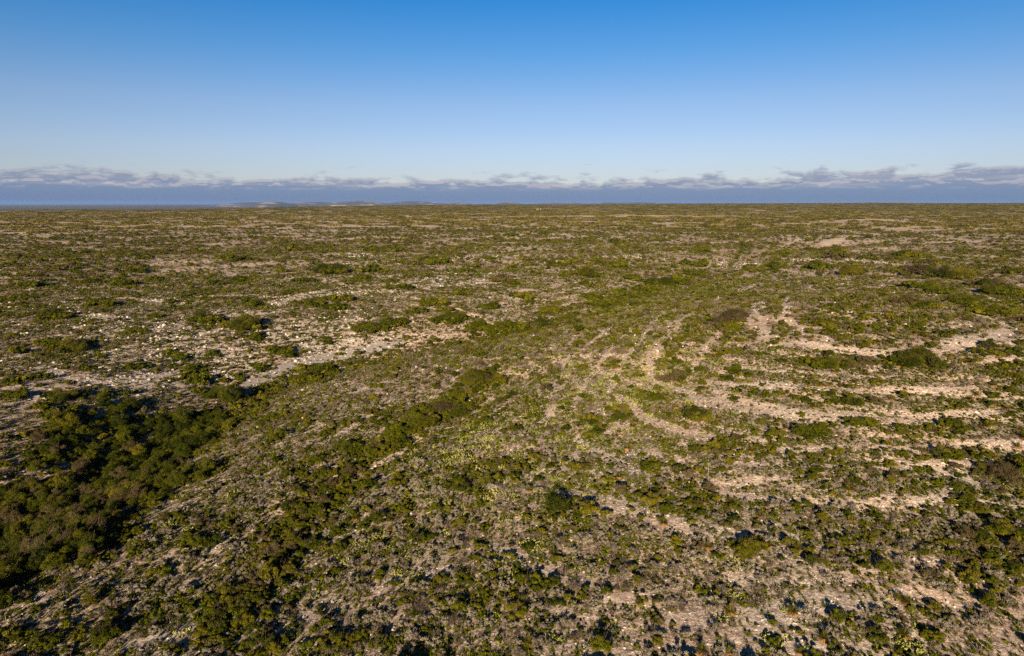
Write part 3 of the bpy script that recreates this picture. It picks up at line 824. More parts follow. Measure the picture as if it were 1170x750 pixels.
# small ground cover
def small(kind, r0, r1, dens, pf, smin, smax):
    x, y = candidates(r0, r1, dens)
    keep = RNG.uniform(0, 1, len(x)) < pf(x, y)
    x, y = x[keep], y[keep]
    rest[kind].append((x, y, RNG.uniform(smin, smax, len(x))))
small('cushion', 28, 150, 8.0, lambda x, y: (.27 + .6 * smooth(.42, .66, fbm(x, y, 4, 231, 3))) * open_ground(x, y, .90), .45, 1.4)
small('cushion', 150, 360, .75, lambda x, y: (.3 + .7 * smooth(.42, .66, fbm(x, y, 8, 232, 3))) * open_ground(x, y, .9), 1.1, 2.6)
small('straw', 150, 360, .8, lambda x, y: (.2 + .7 * smooth(.42, .66, fbm(x, y, 9, 237, 3))) * open_ground(x, y, .85), 1.0, 2.6)
small('straw', 360, 800, .12, lambda x, y: (.3 + .7 * smooth(.42, .66, fbm(x, y, 16, 238, 3))), 2.0, 4.6)
small('cushion', 360, 700, .10, lambda x, y: (.3 + .7 * smooth(.42, .66, fbm(x, y, 14, 236, 3))) * open_ground(x, y, .9), 2.2, 5.0)
small('straw', 28, 150, 1.5, lambda x, y: (.16 + .5 * smooth(.45, .66, fbm(x, y, 5, 233, 3))) * open_ground(x, y, .7), .5, 1.3)
small('twiggy', 28, 150, .9, lambda x, y: (.08 + .45 * smooth(.42, .64, fbm(x, y, 6, 234, 3))) * open_ground(x, y, .95), .4, 1.25)
small('twiggy', 150, 300, .25, lambda x, y: (.2 + .6 * smooth(.42, .64, fbm(x, y, 9, 235, 3))) * open_ground(x, y, .85), .9, 2.0)
def peb(x, y):
    b, rk, st, tr = fields(x, y); return .22 + .25 * b + .6 * rk * smooth(.35, .6, fbm(x, y, 7, 252, 2)) + .4 * st
small('pebble', 28, 150, 2.6, peb, .06, .36)
small('pebble', 150, 420, .30, lambda x, y: peb(x, y) ** 1.5, .3, .9)
small('pebble', 150, 620, .28, lambda x, y: 1.3 * fields(x, y)[1] * smooth(.34, .56, fbm(x, y, 5, 253, 2)), .3, 1.5)
small('pebble', 60, 260, .5, lambda x, y: .55 * fields(x, y)[0] * smooth(.4, .6, fbm(x, y, 3, 254, 2)), .15, .6)

# bushes of the far flat
x, y = candidates(430, 1150, .085)
p = (.25 + .75 * smooth(.38, .62, fbm(x, y, 26, 241, 3))) * open_ground(x, y, .9)
keep = RNG.uniform(0, 1, len(x)) < p
rest['lod'].append((x[keep], y[keep], np.clip(RNG.lognormal(-.42, .45, keep.sum()), .25, 1.9)))
x, y = candidates(1150, 3100, .0028)
p = (.35 + .65 * smooth(.36, .6, fbm(x, y, 130, 243, 3))) * open_ground(x, y, .6)
p = p * (1 - fields(x, y)[3]) * (1 - .6 * fields(x, y)[0])
keep = RNG.uniform(0, 1, len(x)) < p
rest['patch'].append((x[keep], y[keep], RNG.uniform(.75, 1.25, keep.sum())))
x, y = candidates(3100, 9500, .00042); keep = RNG.uniform(0, 1, len(x)) < .35 + .65 * smooth(.36, .6, fbm(x, y, 420, 245, 3)); x, y = x[keep], y[keep]
rest['patchfar'].append((x, y, RNG.uniform(.8, 1.3, len(x))))
# ------------------------------------------------------------------ which show largest: those become things, the others ground cover
def seen_size(L):
    if not L: return np.zeros(0)
    x = np.array([d['x'] for d in L]); y = np.array([d['y'] for d in L]); w = np.array([d['w'] for d in L])
    z = height(x, y)
    for d, zz in zip(L, z): d['z'] = float(zz)
    dep = depth_of(x, y, z)
    px, py = pix(x, y, z + w * .25)
    s = w / dep * 780
    inside = (px > 4) & (px < 1166) & (py < 745)
    hid = np.zeros(len(x), bool)
    for k in np.linspace(.25, .985, 40):
        zz = CAM_Z + (z + w * .35 - CAM_Z) * k
        hid |= height0(x * k, y * k) > zz
    for d, a, b in zip(L, px, py): d['px'] = float(a); d['py'] = float(b)
    return np.where(inside & ~hid, s, -s)

TOP = {}
LIMIT = {'shrub': 300, 'tree': 200, 'sage': 300, 'bare': 160, 'pear': 300, 'sotol': 300, 'stone': 240}
for k, L in ST.items():
    s = seen_size(L)
    bonus = np.array([1.0 if d.get('hand') else 0.0 for d in L]) * 0.0
    order = np.argsort(-(s + bonus))
    n = min(LIMIT[k], int((s > 0).sum()))
    TOP[k] = [L[i] for i in order[:n]]
    for i in order[:n]: L[i]['size'] = float(s[i])
    for i in order[n:]:
        L[i]['size'] = float(s[i])
    ST[k] = [L[i] for i in order[n:]]

def cls_of(w): return 'small' if w < 1.7 else 'mid' if w < 3.3 else 'large'

PARTS = {}   # kind name -> list of (name, mesh) per shape
made = []
def thing(name, d, parts, scale, cat, group, squash=1.0):
    """an Empty at the plant's foot with its parts"""
    e = bpy.data.objects.new(name, None); C.objects.link(e)
    e.empty_display_size = .2
    e.location = (d['x'], d['y'], d['z'] - .04)
    e.rotation_euler = (0, 0, RNG.uniform(0, 6.28)); e.scale = (scale, scale, scale * squash)
    for pn, me in parts:
        o = bpy.data.objects.new(pn, me); C.objects.link(o); o.parent = e
    e['category'] = cat; e['group'] = group
    d['obj'] = e; made.append(d)
    return e

for d in TOP['shrub']:
    L = BUSH[(cls_of(d['w']), d['col'])]; f, st, w0 = L[int(RNG.integers(len(L)))]
    d['kind'] = 'shrub'
    thing('evergreen_shrub', d, [('foliage', f), ('stems', st)], d['w'] / w0, 'shrub', 'leafy shrubs scattered over the hillside and flat', RNG.uniform(.85, 1.15))
for d in TOP['tree']:
    L = TREE_COL[d['col']]; f, st, w0 = L[int(RNG.integers(len(L)))]
    d['kind'] = 'tree'
    thing('small_tree', d, [('crown', f), ('trunk', st)], d['w'] / w0, 'tree', 'small trees crowded along the gully', RNG.uniform(1.15, 1.5))
for d in TOP['sage']:
    f, st, w0 = SAGE[int(RNG.integers(3))]; d['kind'] = 'sage'
    thing('grey_brush', d, [('foliage', f), ('twigs', st)], d['w'] / w0, 'brush', 'low grey brush on the stony slope')
for d in TOP['sotol']:
    ro, sk, stalk, w0 = SOTOL[int(RNG.integers(3))]; d['kind'] = 'sotol'
    d['stalk'] = bool(RNG.uniform() < .05)
    thing('sotol', d, [('leaf_rosette', ro), ('dead_leaf_skirt', sk)] + ([('flower_stalk', stalk)] if d['stalk'] else []), d['w'] / w0, 'sotol', 'spiky sotols on the knoll slopes')

def single(name, d, me, scale, cat, group, rot=None):
    o = bpy.data.objects.new(name, me); C.objects.link(o)
    o.location = (d['x'], d['y'], d['z'] - (.12 * d['w'] if name == 'limestone_boulder' else .02)); o.rotation_euler = rot or (0, 0, RNG.uniform(0, 6.28))
    o.scale = scale if isinstance(scale, tuple) else (scale,) * 3
    o['category'] = cat; o['group'] = group
    d['obj'] = o; made.append(d)
for d in TOP['pear']:
    me, w0 = PEAR[int(RNG.integers(4))]; d['kind'] = 'pear'
    single('prickly_pear', d, me, d['w'] / w0, 'cactus', 'yellow green prickly pear cacti')
for d in TOP['bare']:
    me, w0 = BARE_SHRUB[int(RNG.integers(3))]; d['kind'] = 'bare'
    single('leafless_shrub', d, me, d['w'] / w0, 'shrub', 'leafless thorny shrubs')
for d in TOP['stone']:
    d['kind'] = 'stone'; w = d['w']
    single('limestone_boulder', d, STONE[int(RNG.integers(4))], (w * RNG.uniform(.8, 1.3), w * RNG.uniform(.7, 1.1), w * RNG.uniform(.7, 1.1)), 'boulder', 'pale limestone boulders',
           (RNG.normal(0, .12), RNG.normal(0, .12), RNG.uniform(0, 6.28)))

# ------------------------------------------------------------------ ground cover: one object per kind, copies on points
def scatter_group(name, coll):
    ng = bpy.data.node_groups.new(name, 'GeometryNodeTree')
    ng.interface.new_socket(name='Geometry', in_out='INPUT', socket_type='NodeSocketGeometry')
    ng.interface.new_socket(name='Geometry', in_out='OUTPUT', socket_type='NodeSocketGeometry')
    gi = ng.nodes.new('NodeGroupInput'); go = ng.nodes.new('NodeGroupOutput')
    ci = ng.nodes.new('GeometryNodeCollectionInfo'); ci.inputs['Collection'].default_value = coll
    ci.inputs['Separate Children'].default_value = True; ci.inputs['Reset Children'].default_value = True
    ip = ng.nodes.new('GeometryNodeInstanceOnPoints'); ip.inputs['Pick Instance'].default_value = True
    def na(nm, ty):
        n = ng.nodes.new('GeometryNodeInputNamedAttribute'); n.data_type = ty; n.inputs['Name'].default_value = nm
        return n.outputs['Attribute']
    ng.links.new(gi.outputs[0], ip.inputs['Points']); ng.links.new(ci.outputs[0], ip.inputs['Instance'])
    ng.links.new(na('pick', 'INT'), ip.inputs['Instance Index']); ng.links.new(na('turn', 'FLOAT_VECTOR'), ip.inputs['Rotation'])
    ng.links.new(na('grow', 'FLOAT_VECTOR'), ip.inputs['Scale']); ng.links.new(ip.outputs[0], go.inputs[0])
    return ng

def stuff(name, label, cat, meshes, X, Y, Z, S, pick, tilt=.06):
    coll = bpy.data.collections.new(name + ' shapes')
    for i, me in enumerate(meshes):
        coll.objects.link(bpy.data.objects.new('shape_%s_%03d' % (name, i), me))
    n = len(X)
    me = bpy.data.meshes.new(name); me.vertices.add(n)
    me.vertices.foreach_set('co', np.column_stack([X, Y, Z]).astype(np.float32).ravel())
    a = me.attributes.new('pick', 'INT', 'POINT'); a.data.foreach_set('value', np.asarray(pick, np.int32))
    rot = np.column_stack([RNG.normal(0, tilt, n), RNG.normal(0, tilt, n), RNG.uniform(0, 6.28, n)]).astype(np.float32)
    a = me.attributes.new('turn', 'FLOAT_VECTOR', 'POINT'); a.data.foreach_set('vector', rot.ravel())
    S = np.asarray(S, float)
    if S.ndim == 1: S = np.column_stack([S * RNG.uniform(.85, 1.2, n), S * RNG.uniform(.85, 1.2, n), S * RNG.uniform(.8, 1.2, n)])
    a = me.attributes.new('grow', 'FLOAT_VECTOR', 'POINT'); a.data.foreach_set('vector', S.astype(np.float32).ravel())
    o = obj(name, me); md = o.modifiers.new('scatter', 'NODES'); md.node_group = scatter_group(name, coll)
    tag(o, label, cat, kind='stuff')
    print(name, n)
    return o

def arr(L, k): return np.array([d[k] for d in L])
# remaining shrubs: near ones with full leaves, distant ones with coarser sprays
L = ST['shrub']
dist = np.hypot(arr(L, 'x'), arr(L, 'y'))
near = [d for d, r in zip(L, dist) if r < 170]; mid = [d for d, r in zip(L, dist) if r >= 170]
meshes, index, w0s = [], {}, []
for (c, col), v in BUSH.items():
    for f, st, w0 in v:
        index.setdefault((c, col), []).append(len(meshes)); meshes.append(f); w0s.append(w0)
pick = [index[(cls_of(d['w']), d['col'])][int(RNG.integers(len(index[(cls_of(d['w']), d['col'])])))] for d in near]
lm0 = len(meshes)
for col in ('green', 'olive', 'brown'):
    for f, w0 in LOD[col]:
        index.setdefault(('lod', col), []).append(len(meshes)); meshes.append(f); w0s.append(w0)
pick += [index[('lod', d['col'] if d['col'] != 'red' else 'brown')][int(RNG.integers(4))] for d in mid]
LX = near + mid
X = arr(LX, 'x'); Y = arr(LX, 'y'); S = arr(LX, 'w') / np.array([w0s[p] for p in pick])
xl, yl, sl = (np.concatenate([q[i] for q in rest['lod']]) for i in range(3))
pl = RNG.choice([index[('lod', 'green')][i] for i in range(4)] * 5 + [index[('lod', 'olive')][i] for i in range(4)] * 5 + [index[('lod', 'brown')][i] for i in range(4)] * 3, len(xl))
X = np.concatenate([X, xl]); Y = np.concatenate([Y, yl]); S = np.concatenate([S, sl]); pick = np.concatenate([pick, pl])
stuff('evergreen_scrub', 'mixed green and olive scrub covering the hillside and the wide flat', 'scrub', meshes, X, Y, height(X, Y) - .05, S, pick)
def rest_of(kind, name, label, cat, meshes, w0s, tilt=.06):
    L = ST[kind]
    if not L: return
    X, Y = arr(L, 'x'), arr(L, 'y'); pick = RNG.integers(0, len(meshes), len(L))
    stuff(name, label, cat, meshes, X, Y, height(X, Y) - .03, arr(L, 'w') / np.array([w0s[p] for p in pick]), pick, tilt)
rest_of('sage', 'grey_scrub', 'low grey brush filling the stony slopes between the shrubs', 'scrub', [s[0] for s in SAGE], [1.3] * 3)
rest_of('pear', 'cactus_cover', 'far prickly pears dotted in yellow green over the slopes', 'cacti', [p[0] for p in PEAR], [1.9] * 4)
rest_of('bare', 'leafless_scrub', 'leafless brown thorn scrub on the far slopes', 'scrub', [p[0] for p in BARE_SHRUB], [2.2] * 3)
rest_of('stone', 'rock_litter', 'pale limestone rocks littering the ledges beyond the gully', 'rocks', STONE, [1.0] * 4, .2)
mt = []
for ro, sk, stalk, w0 in SOTOL: mt += [ro, sk]
L = ST['sotol']
if L:
    X, Y = arr(L, 'x'), arr(L, 'y'); pk = RNG.integers(0, 3, len(L)) * 2
    X2 = np.concatenate([X, X]); Y2 = np.concatenate([Y, Y]); S = arr(L, 'w') / 1.25
    stuff('sotol_cover', 'distant sotols with orange skirts dotted over the knoll', 'sotols', mt, X2, Y2, height(X2, Y2), np.concatenate([S, S]), np.concatenate([pk, pk + 1]))
def rest_small(kind, name, label, cat, meshes, tilt=.1, sink=.02):
    x, y, s = (np.concatenate([q[i] for q in rest[kind]]) for i in range(3))
    stuff(name, label, cat, meshes, x, y, height(x, y) - sink, s, RNG.integers(0, len(meshes), len(x)), tilt)
rest_small('cushion', 'low_ground_cover', 'small bright green spiky tufts dotted over the stony ground', 'ground cover', CUSHION)
rest_small('straw', 'dry_grass', 'sparse straw coloured dry grass between the stones', 'grass', STRAW)
rest_small('twiggy', 'twig_litter', 'dead grey brown twiggy undergrowth between the shrubs', 'undergrowth', TWIGGY)
rest_small('pebble', 'gravel', 'pale loose stones and gravel strewn over the ground', 'gravel', PEBBLE, .4, 0)
rest_small('patch', 'distant_scrub', 'distant olive scrub in close stands across the tableland', 'scrub', PATCH, .01, .1)
rest_small('patchfar', 'horizon_scrub', 'dense dull green scrub reaching to the horizon', 'scrub', PATCH_FAR, .005, .2)

if ST['tree']:
    L = ST['tree']; X, Y = arr(L, 'x'), arr(L, 'y')
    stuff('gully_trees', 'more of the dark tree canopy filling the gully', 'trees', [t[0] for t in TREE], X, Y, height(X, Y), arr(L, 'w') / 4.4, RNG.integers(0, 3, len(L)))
# ------------------------------------------------------------------ white ranch house far out
def box(name, cx, cy, cz, sx, sy, sz, mat, parent):
    V = [(cx + a * sx / 2, cy + b * sy / 2, cz + c * sz / 2) for a in (-1, 1) for b in (-1, 1) for c in (-1, 1)]
    Q = [(0, 1, 3, 2), (4, 6, 7, 5), (0, 4, 5, 1), (2, 3, 7, 6), (0, 2, 6, 4), (1, 5, 7, 3)]
    return obj(name, mesh_np(name, V, np.array(Q), mat), parent)
def paint(name, c, rough=.6):
    m, nt, out = new_mat(name); p = nt.nodes.new('ShaderNodeBsdfPrincipled')
    nz = nt.nodes.new('ShaderNodeTexNoise'); nz.inputs['Scale'].default_value = .8
    nt.links.new(ramp(nt, nz.outputs[0], [(.3, tuple(v * .9 for v in c)), (.7, c)]), p.inputs['Base Color'])
    p.inputs['Roughness'].default_value = rough; nt.links.new(p.outputs[0], out.inputs[0]); return m
white, dark_glass = paint('white paint', (.42, .41, .40)), paint('dark window', (.04, .045, .05), .2)
def house(x, y, L, W, Ht, rot, label):
    e = bpy.data.objects.new('ranch_house', None); C.objects.link(e)
    e.location = (x, y, H1(x, y) - .2); e.rotation_euler = (0, 0, rot)
    box('wall', 0, 0, Ht / 2, L, W, Ht, white, e)
    o = L * .03 + .4; hw = W / 2 + .5; rz = Ht + W * .28
    V = [(-L / 2 - o, -hw, Ht + .01), (L / 2 + o, -hw, Ht + .01), (L / 2 + o, hw, Ht + .01), (-L / 2 - o, hw, Ht + .01), (-L / 2 - o, 0, rz), (L / 2 + o, 0, rz)]
    me = mesh_np('roof', V, [np.array([(0, 1, 5, 4), (2, 3, 4, 5), (0, 3, 2, 1)]), np.array([(0, 4, 3), (1, 2, 5)])], paint('pale metal roof', (.62, .62, .62), .4))
    obj('roof', me, e)
    for k in range(3): box('window', -L * .3 + L * .3 * k, -W / 2 - .03, Ht * .55, L * .09, .1, Ht * .3, dark_glass, e)
    box('door', L * .15, -W / 2 - .04, Ht * .36, L * .06, .1, Ht * .7, dark_glass, e)
    tag(e, label, 'house'); return e
hx, hy = 614 - 585, 3600
house(hx / 780 * 3600, 3600, 11, 6, 3.6, .1, 'long white ranch house alone in the scrub near the horizon')
house((617.5 - 585) / 780 * 3600, 3604, 4.5, 4, 4.4, .1, 'small tall white outbuilding beside the long ranch house')

# ------------------------------------------------------------------ hills on the skyline
def hill_mat():
    m, nt, out = new_mat('bare distant hills')
    g = nt.nodes.new('ShaderNodeNewGeometry'); nz = nt.nodes.new('ShaderNodeTexNoise')
    nz.inputs['Scale'].default_value = .0016; nz.inputs['Detail'].default_value = 6
    nt.links.new(g.outputs['Position'], nz.inputs['Vector'])
    p = nt.nodes.new('ShaderNodeBsdfPrincipled'); p.inputs['Roughness'].default_value = 1
    nt.links.new(ramp(nt, nz.outputs[0], [(.44, (.045, .05, .05)), (.58, (.09, .085, .08)), (.66, (.42, .34, .28))]), p.inputs['Base Color'])
    nt.links.new(p.outputs[0], out.inputs[0]); return m
M['hill'] = hill_mat()
for k, (x0, x1, top, dist) in enumerate(((262, 330, 230.9, 25000), (300, 340, 230.2, 20000), (328, 392, 229.6, 23000), (372, 455, 228.6, 24500),
                                        (430, 520, 228.9, 26000), (452, 476, 228.2, 28000), (500, 545, 229.6, 24000), (560, 602, 229.6, 23000), (598, 700, 230.3, 26500), (660, 790, 230.0, 28000), (930, 1040, 229.8, 17000))):
    n, m = 64, 17
    half = (x1 - x0) / 2 / 780 * dist; cx = ((x0 + x1) / 2 - 585) / 780 * dist
    h = (232.0 - top) * .6 / 780 * dist + CAM_Z + 95
    u = np.linspace(-1, 1, n); v = np.linspace(-1, 1, m)
    U, W_ = np.meshgrid(u, v)
    f = np.clip(1 - U ** 2, 0, 1) ** .7 * np.clip(1 - W_ ** 2, 0, 1) ** .8
    f = f * (.62 + .75 * (fbm(U * half + k * 9000, W_ * 2500, 1500, 400 + k, 3) - .18)); f = np.minimum(f, .93 + .07 * f)
    V = np.column_stack([(cx + U * half).ravel(), (dist + W_ * 2600).ravel(), (f * h - 95).ravel()])
    i, j = np.meshgrid(np.arange(m - 1), np.arange(n - 1), indexing='ij')
    Q = np.stack([i * n + j, i * n + j + 1, (i + 1) * n + j + 1, (i + 1) * n + j], -1).reshape(-1, 4)
    o = obj('hills', mesh_np('hills', V, Q, M['hill'], True)); o['kind'] = 'structure'
    o['label'] = 'low distant hill on the hazy skyline'

# ------------------------------------------------------------------ air
HAZE_DENSITY = 1.6e-5
m, nt, out = new_mat('thin blue air')
pv = nt.nodes.new('ShaderNodeVolumePrincipled'); pv.inputs['Color'].default_value = (.21, .36, .72, 1)
pv.inputs['Density'].default_value = HAZE_DENSITY; pv.inputs['Anisotropy'].default_value = 0.0
nt.links.new(pv.outputs[0], out.inputs['Volume'])
hz = bpy.data.objects.new('haze', None)
V = [(a * 64000, b * 64000, c) for a in (-1, 1) for b in (-1, 1) for c in (-97, 140)]
Q = np.array([(0, 1, 3, 2), (4, 6, 7, 5), (0, 4, 5, 1), (2, 3, 7, 6), (0, 2, 6, 4), (1, 5, 7, 3)])
bpy.data.objects.remove(hz)
hz = obj('haze', mesh_np('haze', V, Q, m)); hz['kind'] = 'stuff'

# ------------------------------------------------------------------ sun, sky and the cloud bank low over the horizon
SUN_EL, SUN_AZ = 16.0, 190.5          # azimuth clockwise from +Y
sl = bpy.data.lights.new('sun', 'SUN'); so = bpy.data.objects.new('sun', sl); C.objects.link(so)
sl.energy = 5.0; sl.angle = R(.5); sl.color = (1.0, .79, .56)
sd = Vector((math.sin(R(SUN_AZ)) * math.cos(R(SUN_EL)), math.cos(R(SUN_AZ)) * math.cos(R(SUN_EL)), math.sin(R(SUN_EL))))
so.rotation_euler = sd.to_track_quat('Z', 'Y').to_euler(); so.location = (0, -20, 80)

w = bpy.data.worlds.new('World'); scene.world = w; w.use_nodes = True
nt = w.node_tree; nt.nodes.clear()
out = nt.nodes.new('ShaderNodeOutputWorld')
sky = nt.nodes.new('ShaderNodeTexSky'); sky.sky_type = 'NISHITA'; sky.sun_disc = False
sky.sun_elevation = R(SUN_EL); sky.sun_rotation = R(SUN_AZ); sky.altitude = 500; sky.air_density = 1.0; sky.dust_density = .3; sky.ozone_density = 2.0
bg = nt.nodes.new('ShaderNodeBackground'); bg.inputs[1].default_value = SKY_STRENGTH if 'SKY_STRENGTH' in globals() else .05
tc = nt.nodes.new('ShaderNodeTexCoord'); sep = nt.nodes.new('ShaderNodeSeparateXYZ'); nt.links.new(tc.outputs['Generated'], sep.inputs[0])
el = math_n(nt, 'MULTIPLY', math_n(nt, 'ARCSINE', sep.outputs[2]), 180 / math.pi)      # degrees above the horizon
az = math_n(nt, 'MULTIPLY', math_n(nt, 'ARCTAN2', sep.outputs[0], sep.outputs[1]), 180 / math.pi)
tint = ramp(nt, math_n(nt, 'MULTIPLY', el, 1 / 30.0, clamp=True), [(0.0, (.57, .585, .82)), (.07, (.60, .605, .83)), (.143, (.65, .645, .85)), (.257, (.59, .645, .84)), (.385, (.32, .60, .88)), (.5, (.145, .54, .90)), (.72, (.10, .40, .62)), (.98, (.075, .19, .26))])  # upper stops darken the unseen overhead sky to cut fill light in shadows
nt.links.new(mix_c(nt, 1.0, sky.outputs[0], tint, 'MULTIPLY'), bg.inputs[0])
def cnoise(sx, sy, off, detail=5, rough=.6, scale=1.0):
    cx = nt.nodes.new('ShaderNodeCombineXYZ')
    nt.links.new(math_n(nt, 'MULTIPLY', az, sx), cx.inputs[0]); nt.links.new(math_n(nt, 'MULTIPLY', el, sy), cx.inputs[1]); cx.inputs[2].default_value = off
    n = nt.nodes.new('ShaderNodeTexNoise'); n.inputs['Scale'].default_value = scale; n.inputs['Detail'].default_value = detail; n.inputs['Roughness'].default_value = rough
    nt.links.new(cx.outputs[0], n.inputs['Vector']); return n.outputs[0]
def sstep(lo, hi, v):
    n = nt.nodes.new('ShaderNodeMapRange'); n.interpolation_type = 'SMOOTHSTEP'
    n.inputs[1].default_value = lo; n.inputs[2].default_value = hi; nt.links.new(v, n.inputs[0]); return n.outputs[0]
def cloud_noise(de, off, sx, sy, detail):
    cx = nt.nodes.new('ShaderNodeCombineXYZ')
    nt.links.new(math_n(nt, 'MULTIPLY', az, sx), cx.inputs[0]); nt.links.new(math_n(nt, 'MULTIPLY', math_n(nt, 'ADD', el, de), sy), cx.inputs[1]); cx.inputs[2].default_value = off
    n = nt.nodes.new('ShaderNodeTexNoise'); n.inputs['Scale'].default_value = 1; n.inputs['Detail'].default_value = detail; n.inputs['Roughness'].default_value = .55
    nt.links.new(cx.outputs[0], n.inputs['Vector']); return n.outputs[0]
puff, puff_up = cloud_noise(0, 3.3, .58, 2.1, 5), cloud_noise(.18, 3.3, .58, 2.1, 5)
broad = cnoise(.09, .2, 4.0, 2, .5)
streak = cnoise(.16, 2.6, 9.0, 4, .55)
# the deck thins out upwards, higher towards the right; lumps stand up out of it
rise = math_n(nt, 'ADD', math_n(nt, 'MULTIPLY', math_n(nt, 'SUBTRACT', broad, .5), 1.6), math_n(nt, 'MULTIPLY', sstep(12, 34, az), .30))
eh = math_n(nt, 'ADD', math_n(nt, 'SUBTRACT', el, rise), .12)
thin = ramp(nt, math_n(nt, 'MULTIPLY', eh, .25, clamp=True), [(0, (1, 1, 1)), (.28, (.92, .92, .92)), (.46, (.56, .56, .56)), (.60, (.36, .36, .36)), (.80, (.22, .22, .22)), (.98, (0, 0, 0))])
dens = math_n(nt, 'ADD', math_n(nt, 'SUBTRACT', puff, .5), thin)
cover = math_n(nt, 'MULTIPLY', sstep(.38, .60, dens), .84)
# tops that face the low sun are pale, the bodies blue grey, the base a smooth dull blue
top = sstep(.0, .085, math_n(nt, 'SUBTRACT', puff, puff_up))
lit = math_n(nt, 'MULTIPLY', math_n(nt, 'ADD', math_n(nt, 'MULTIPLY', top, .75), math_n(nt, 'MULTIPLY', sstep(.45, .65, streak), .45)), sstep(.85, 1.5, el), clamp=True)
base = ramp(nt, math_n(nt, 'MULTIPLY', el, .4), [(0.0, (.085, .185, .40)), (.40, (.14, .23, .42)), (.75, (.24, .29, .43))])
ccol = mix_c(nt, lit, base, (.50, .48, .55))
bc = nt.nodes.new('ShaderNodeBackground'); nt.links.new(ccol, bc.inputs[0]); bc.inputs[1].default_value = CLOUD_STRENGTH if 'CLOUD_STRENGTH' in globals() else .38
mx = nt.nodes.new('ShaderNodeMixShader'); nt.links.new(cover, mx.inputs[0]); nt.links.new(bg.outputs[0], mx.inputs[1]); nt.links.new(bc.outputs[0], mx.inputs[2])
nt.links.new(mx.outputs[0], out.inputs[0])

scene.view_settings.view_transform = 'Standard'; scene.view_settings.look = 'None'
scene.view_settings.exposure = 1.34; scene.view_settings.gamma = 1; scene.view_settings.use_curve_mapping = False
scene.render.engine = 'CYCLES'
scene.cycles.max_bounces = 5; scene.cycles.diffuse_bounces = 2; scene.cycles.glossy_bounces = 2; scene.cycles.transmission_bounces = 3
scene.cycles.volume_bounces = 0; scene.cycles.transparent_max_bounces = 4
scene.cycles.use_denoising = False
scene.cycles.use_adaptive_sampling = False
#@@LABELS
# ------------------------------------------------------------------ a label for each thing: look, kind, where it stands, what is beside it
T3B = [at(*p) for p in ((745, 433), (788, 454), (844, 467), (908, 471), (968, 475), (1022, 480), (1058, 479), (1101, 473), (1133, 470))]
T3A = [at(*p) for p in ((815, 436), (897, 440), (994, 446), (1113, 444))]
T4 = [at(*p) for p in ((893, 514), (990, 511), (1062, 512), (1165, 505))]
T5 = [at(*p) for p in ((816, 563), (865, 566), (983, 576), (1069, 571))]
T7 = [at(*p) for p in ((795, 702), (867, 702), (922, 690), (987, 690), (1050, 675), (1090, 686))]
RING = [at(*p) for p in ((866, 374), (923, 394), (1003, 404), (1097, 397), (1153, 375), (1123, 359))]
def d1(pts, x, y): return float(seg_dist(np.array([x]), np.array([y]), pts)[0][0])
def zone(d):
    x, y, px, py = d['x'], d['y'], d['px'], d['py']
    s, t = seg_dist(np.array([x]), np.array([y]), DRAW); s = float(s[0]); t = float(t[0])
    if gully(np.array([x]), np.array([y]))[0] > .4:
        return 'at the wooded gully mouth' if py > 600 else 'in the wooded gully middle' if py > 520 else 'at the wooded gully head'
    if d1(STREAM_W, x, y) < 7: return 'beside the dry grey streambed'
    if s < 14: return 'along the narrow upper gully' if px > 430 else 'on the gully rim'
    if px > 640 and py < 700:
        hr = float(hill_r(np.array([x]), np.array([y]))[0])
        if d1(RING, x, y) < 5: return "by the knoll's pale ring"
        if hr < 30: return "inside the knoll's pale ring"
        if d1(T3A, x, y) < 3.5: return "on the knoll's highest terrace"
        if d1(T3B, x, y) < 4: return 'by the longest knoll terrace'
        if d1(T4, x, y) < 4: return 'on the thin knoll terrace'
        if d1(T5, x, y) < 4: return 'by the broken middle terrace'
    if d1(T7, x, y) < 4 and px > 770: return 'by the lowest bare terrace'
    if d1(SWALE, x, y) < 5: return 'in the bushy slope hollow'
    if pear_zone(np.array([x]), np.array([y]))[0] > .5: return "in the slope's cactus patch"
    if y > 430: return 'far out on the flat'
    if px < 700 and py < 480 and x < 60 and y > 150: return 'on the rocky flat beyond' if px > 230 else 'on the flat above gully'
    if px < 330: return 'on the stony gully slope' if py < 690 else 'low on the gravelly slope'
    if px < 640: return 'on the open middle slope' if py < 620 else "at the open slope's foot"
    if py > 640: return 'on the lowest knoll slope' if px > 800 else 'among slope-foot grey brush'
    if py > 500: return 'on the lower knoll side' if px > 850 else "on the knoll's near shoulder"
    if py < 345: return 'behind the knoll'
    return 'high on the knoll side'
SIZES = {'shrub': ('huge', 'broad', 'mid-sized', 'small'), 'tree': ('tall', 'big', 'middling', 'short'), 'sage': ('wide', 'broad', 'medium', 'small'), 'bare': ('wide', 'broad', 'medium', 'small'),
         'pear': ('sprawling', 'broad', 'medium', 'compact'), 'sotol': ('huge', 'large', 'medium', 'small'), 'stone': ('massive', 'large', 'medium', 'small')}
NOUN = {'sage': 'pale grey brush', 'bare': 'leafless brown shrub', 'pear': 'yellow-green prickly pear', 'sotol': 'orange-skirted spiky sotol', 'stone': 'pale limestone boulder'}
TONE = {'green': 'dark green', 'olive': 'olive', 'brown': 'brownish', 'red': 'rust-red'}
SHORT = {'shrub': 'shrub', 'tree': 'tree', 'sage': 'grey brush', 'bare': 'leafless shrub', 'pear': 'prickly pear', 'sotol': 'sotol', 'stone': 'boulder'}
PXY = np.array([(d['x'], d['y']) for d in made])
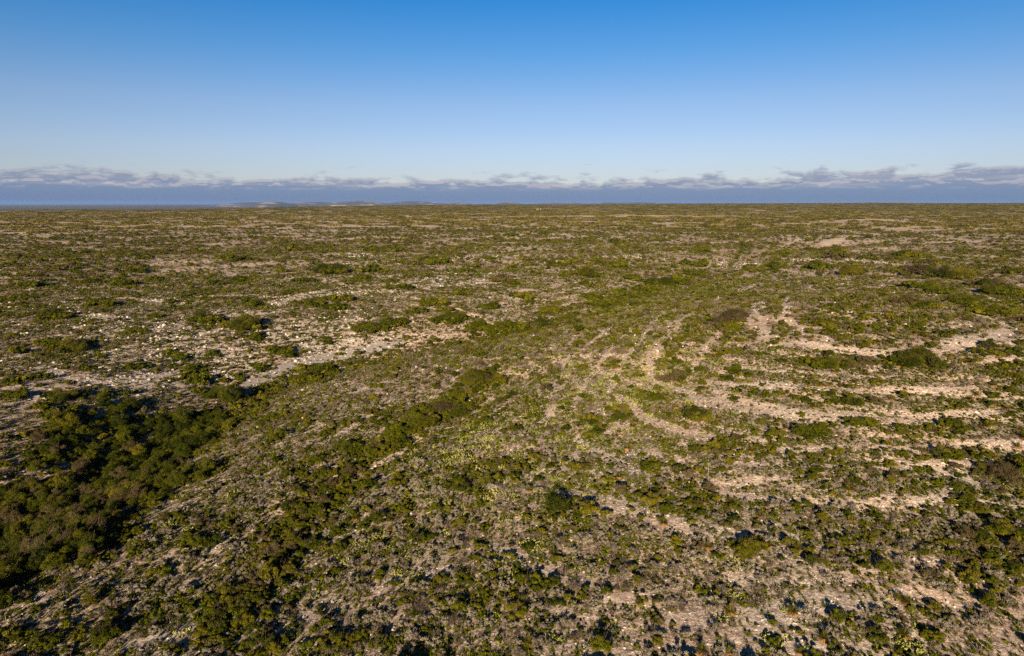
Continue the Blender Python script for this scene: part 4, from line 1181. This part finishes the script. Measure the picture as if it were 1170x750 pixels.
for kind in SIZES:
    G_ = [d for d in made if d['kind'] == kind]
    if not G_: continue
    q = np.quantile([d['w'] for d in G_], [.25, .6, .9])
    for d in G_:
        k = 3 - int(np.searchsorted(q, d['w'])); d['sz'] = SIZES[kind][k]
        dist_ = np.hypot(PXY[:, 0] - d['x'], PXY[:, 1] - d['y'])
        near_ = [made[i] for i in np.argsort(dist_)[1:5] if dist_[i] < .5 * (d['w'] + made[i]['w']) + .7]
        comp = ''
        for o_ in near_:
            if o_['kind'] != kind: comp = 'by a ' + SHORT[o_['kind']]; break
        else:
            if len(near_) >= 2: comp = 'in a clump'
            elif not near_: comp = 'alone'
        d['comp'] = comp
        d['zone'] = zone(d)
        noun = {'shrub': TONE.get(d.get('col'), '') + ' shrub', 'tree': TONE.get(d.get('col'), '') + ' bushy tree'}.get(kind, NOUN.get(kind))
        if kind == 'sotol' and d['stalk']: noun = 'tall-stalked spiky sotol'
        d['base'] = '%s %s %s' % (d['sz'], noun, d['zone'])
    by = {}
    for d in G_: by.setdefault(d['base'], {}).setdefault(d['comp'], []).append(d)
    ORD = [o_ + ' from left' for o_ in 'first second third fourth fifth sixth seventh eighth ninth tenth eleventh twelfth'.split()]
    for base_, comps in by.items():
        whole = sum(len(v) for v in comps.values())
        for comp, L in comps.items():
            text = base_ if whole == 1 or not comp else base_ + ', ' + comp
            L = sorted(L, key=lambda d: d['py']); n = len(L)
            rows = -(-n // 12); m = -(-n // rows)
            words_ = {1: [''], 2: ['upper ', 'lower '], 3: ['upper ', 'middle ', 'lower '], 4: ['top ', 'upper ', 'lower ', 'bottom ']}.get(rows, ['row%d ' % i for i in range(rows)])
            for i in range(rows):
                row = sorted(L[i * m:(i + 1) * m], key=lambda d: d['px'])
                for k, d in enumerate(row):
                    d['label'] = words_[i] + text + ('' if len(row) == 1 else ', ' + ORD[k] if comp or whole == n else ', away from others, ' + ORD[k])
import re
long_ = 0
for d in made:
    if len(re.findall(r"[A-Za-z0-9][A-Za-z0-9'-]*", d['label'])) > 16: d['label'] = d['label'].replace(', by a ', ', by ')
    d['obj']['label'] = d['label']
    if len(re.findall(r"[A-Za-z0-9][A-Za-z0-9'-]*", d['label'])) > 16: long_ += 1
ls = [d['obj']['label'] for d in made]
print('labels', len(ls), 'distinct', len(set(ls)), 'too long', long_)
for L in random.sample(ls, 14): print('   ', L)
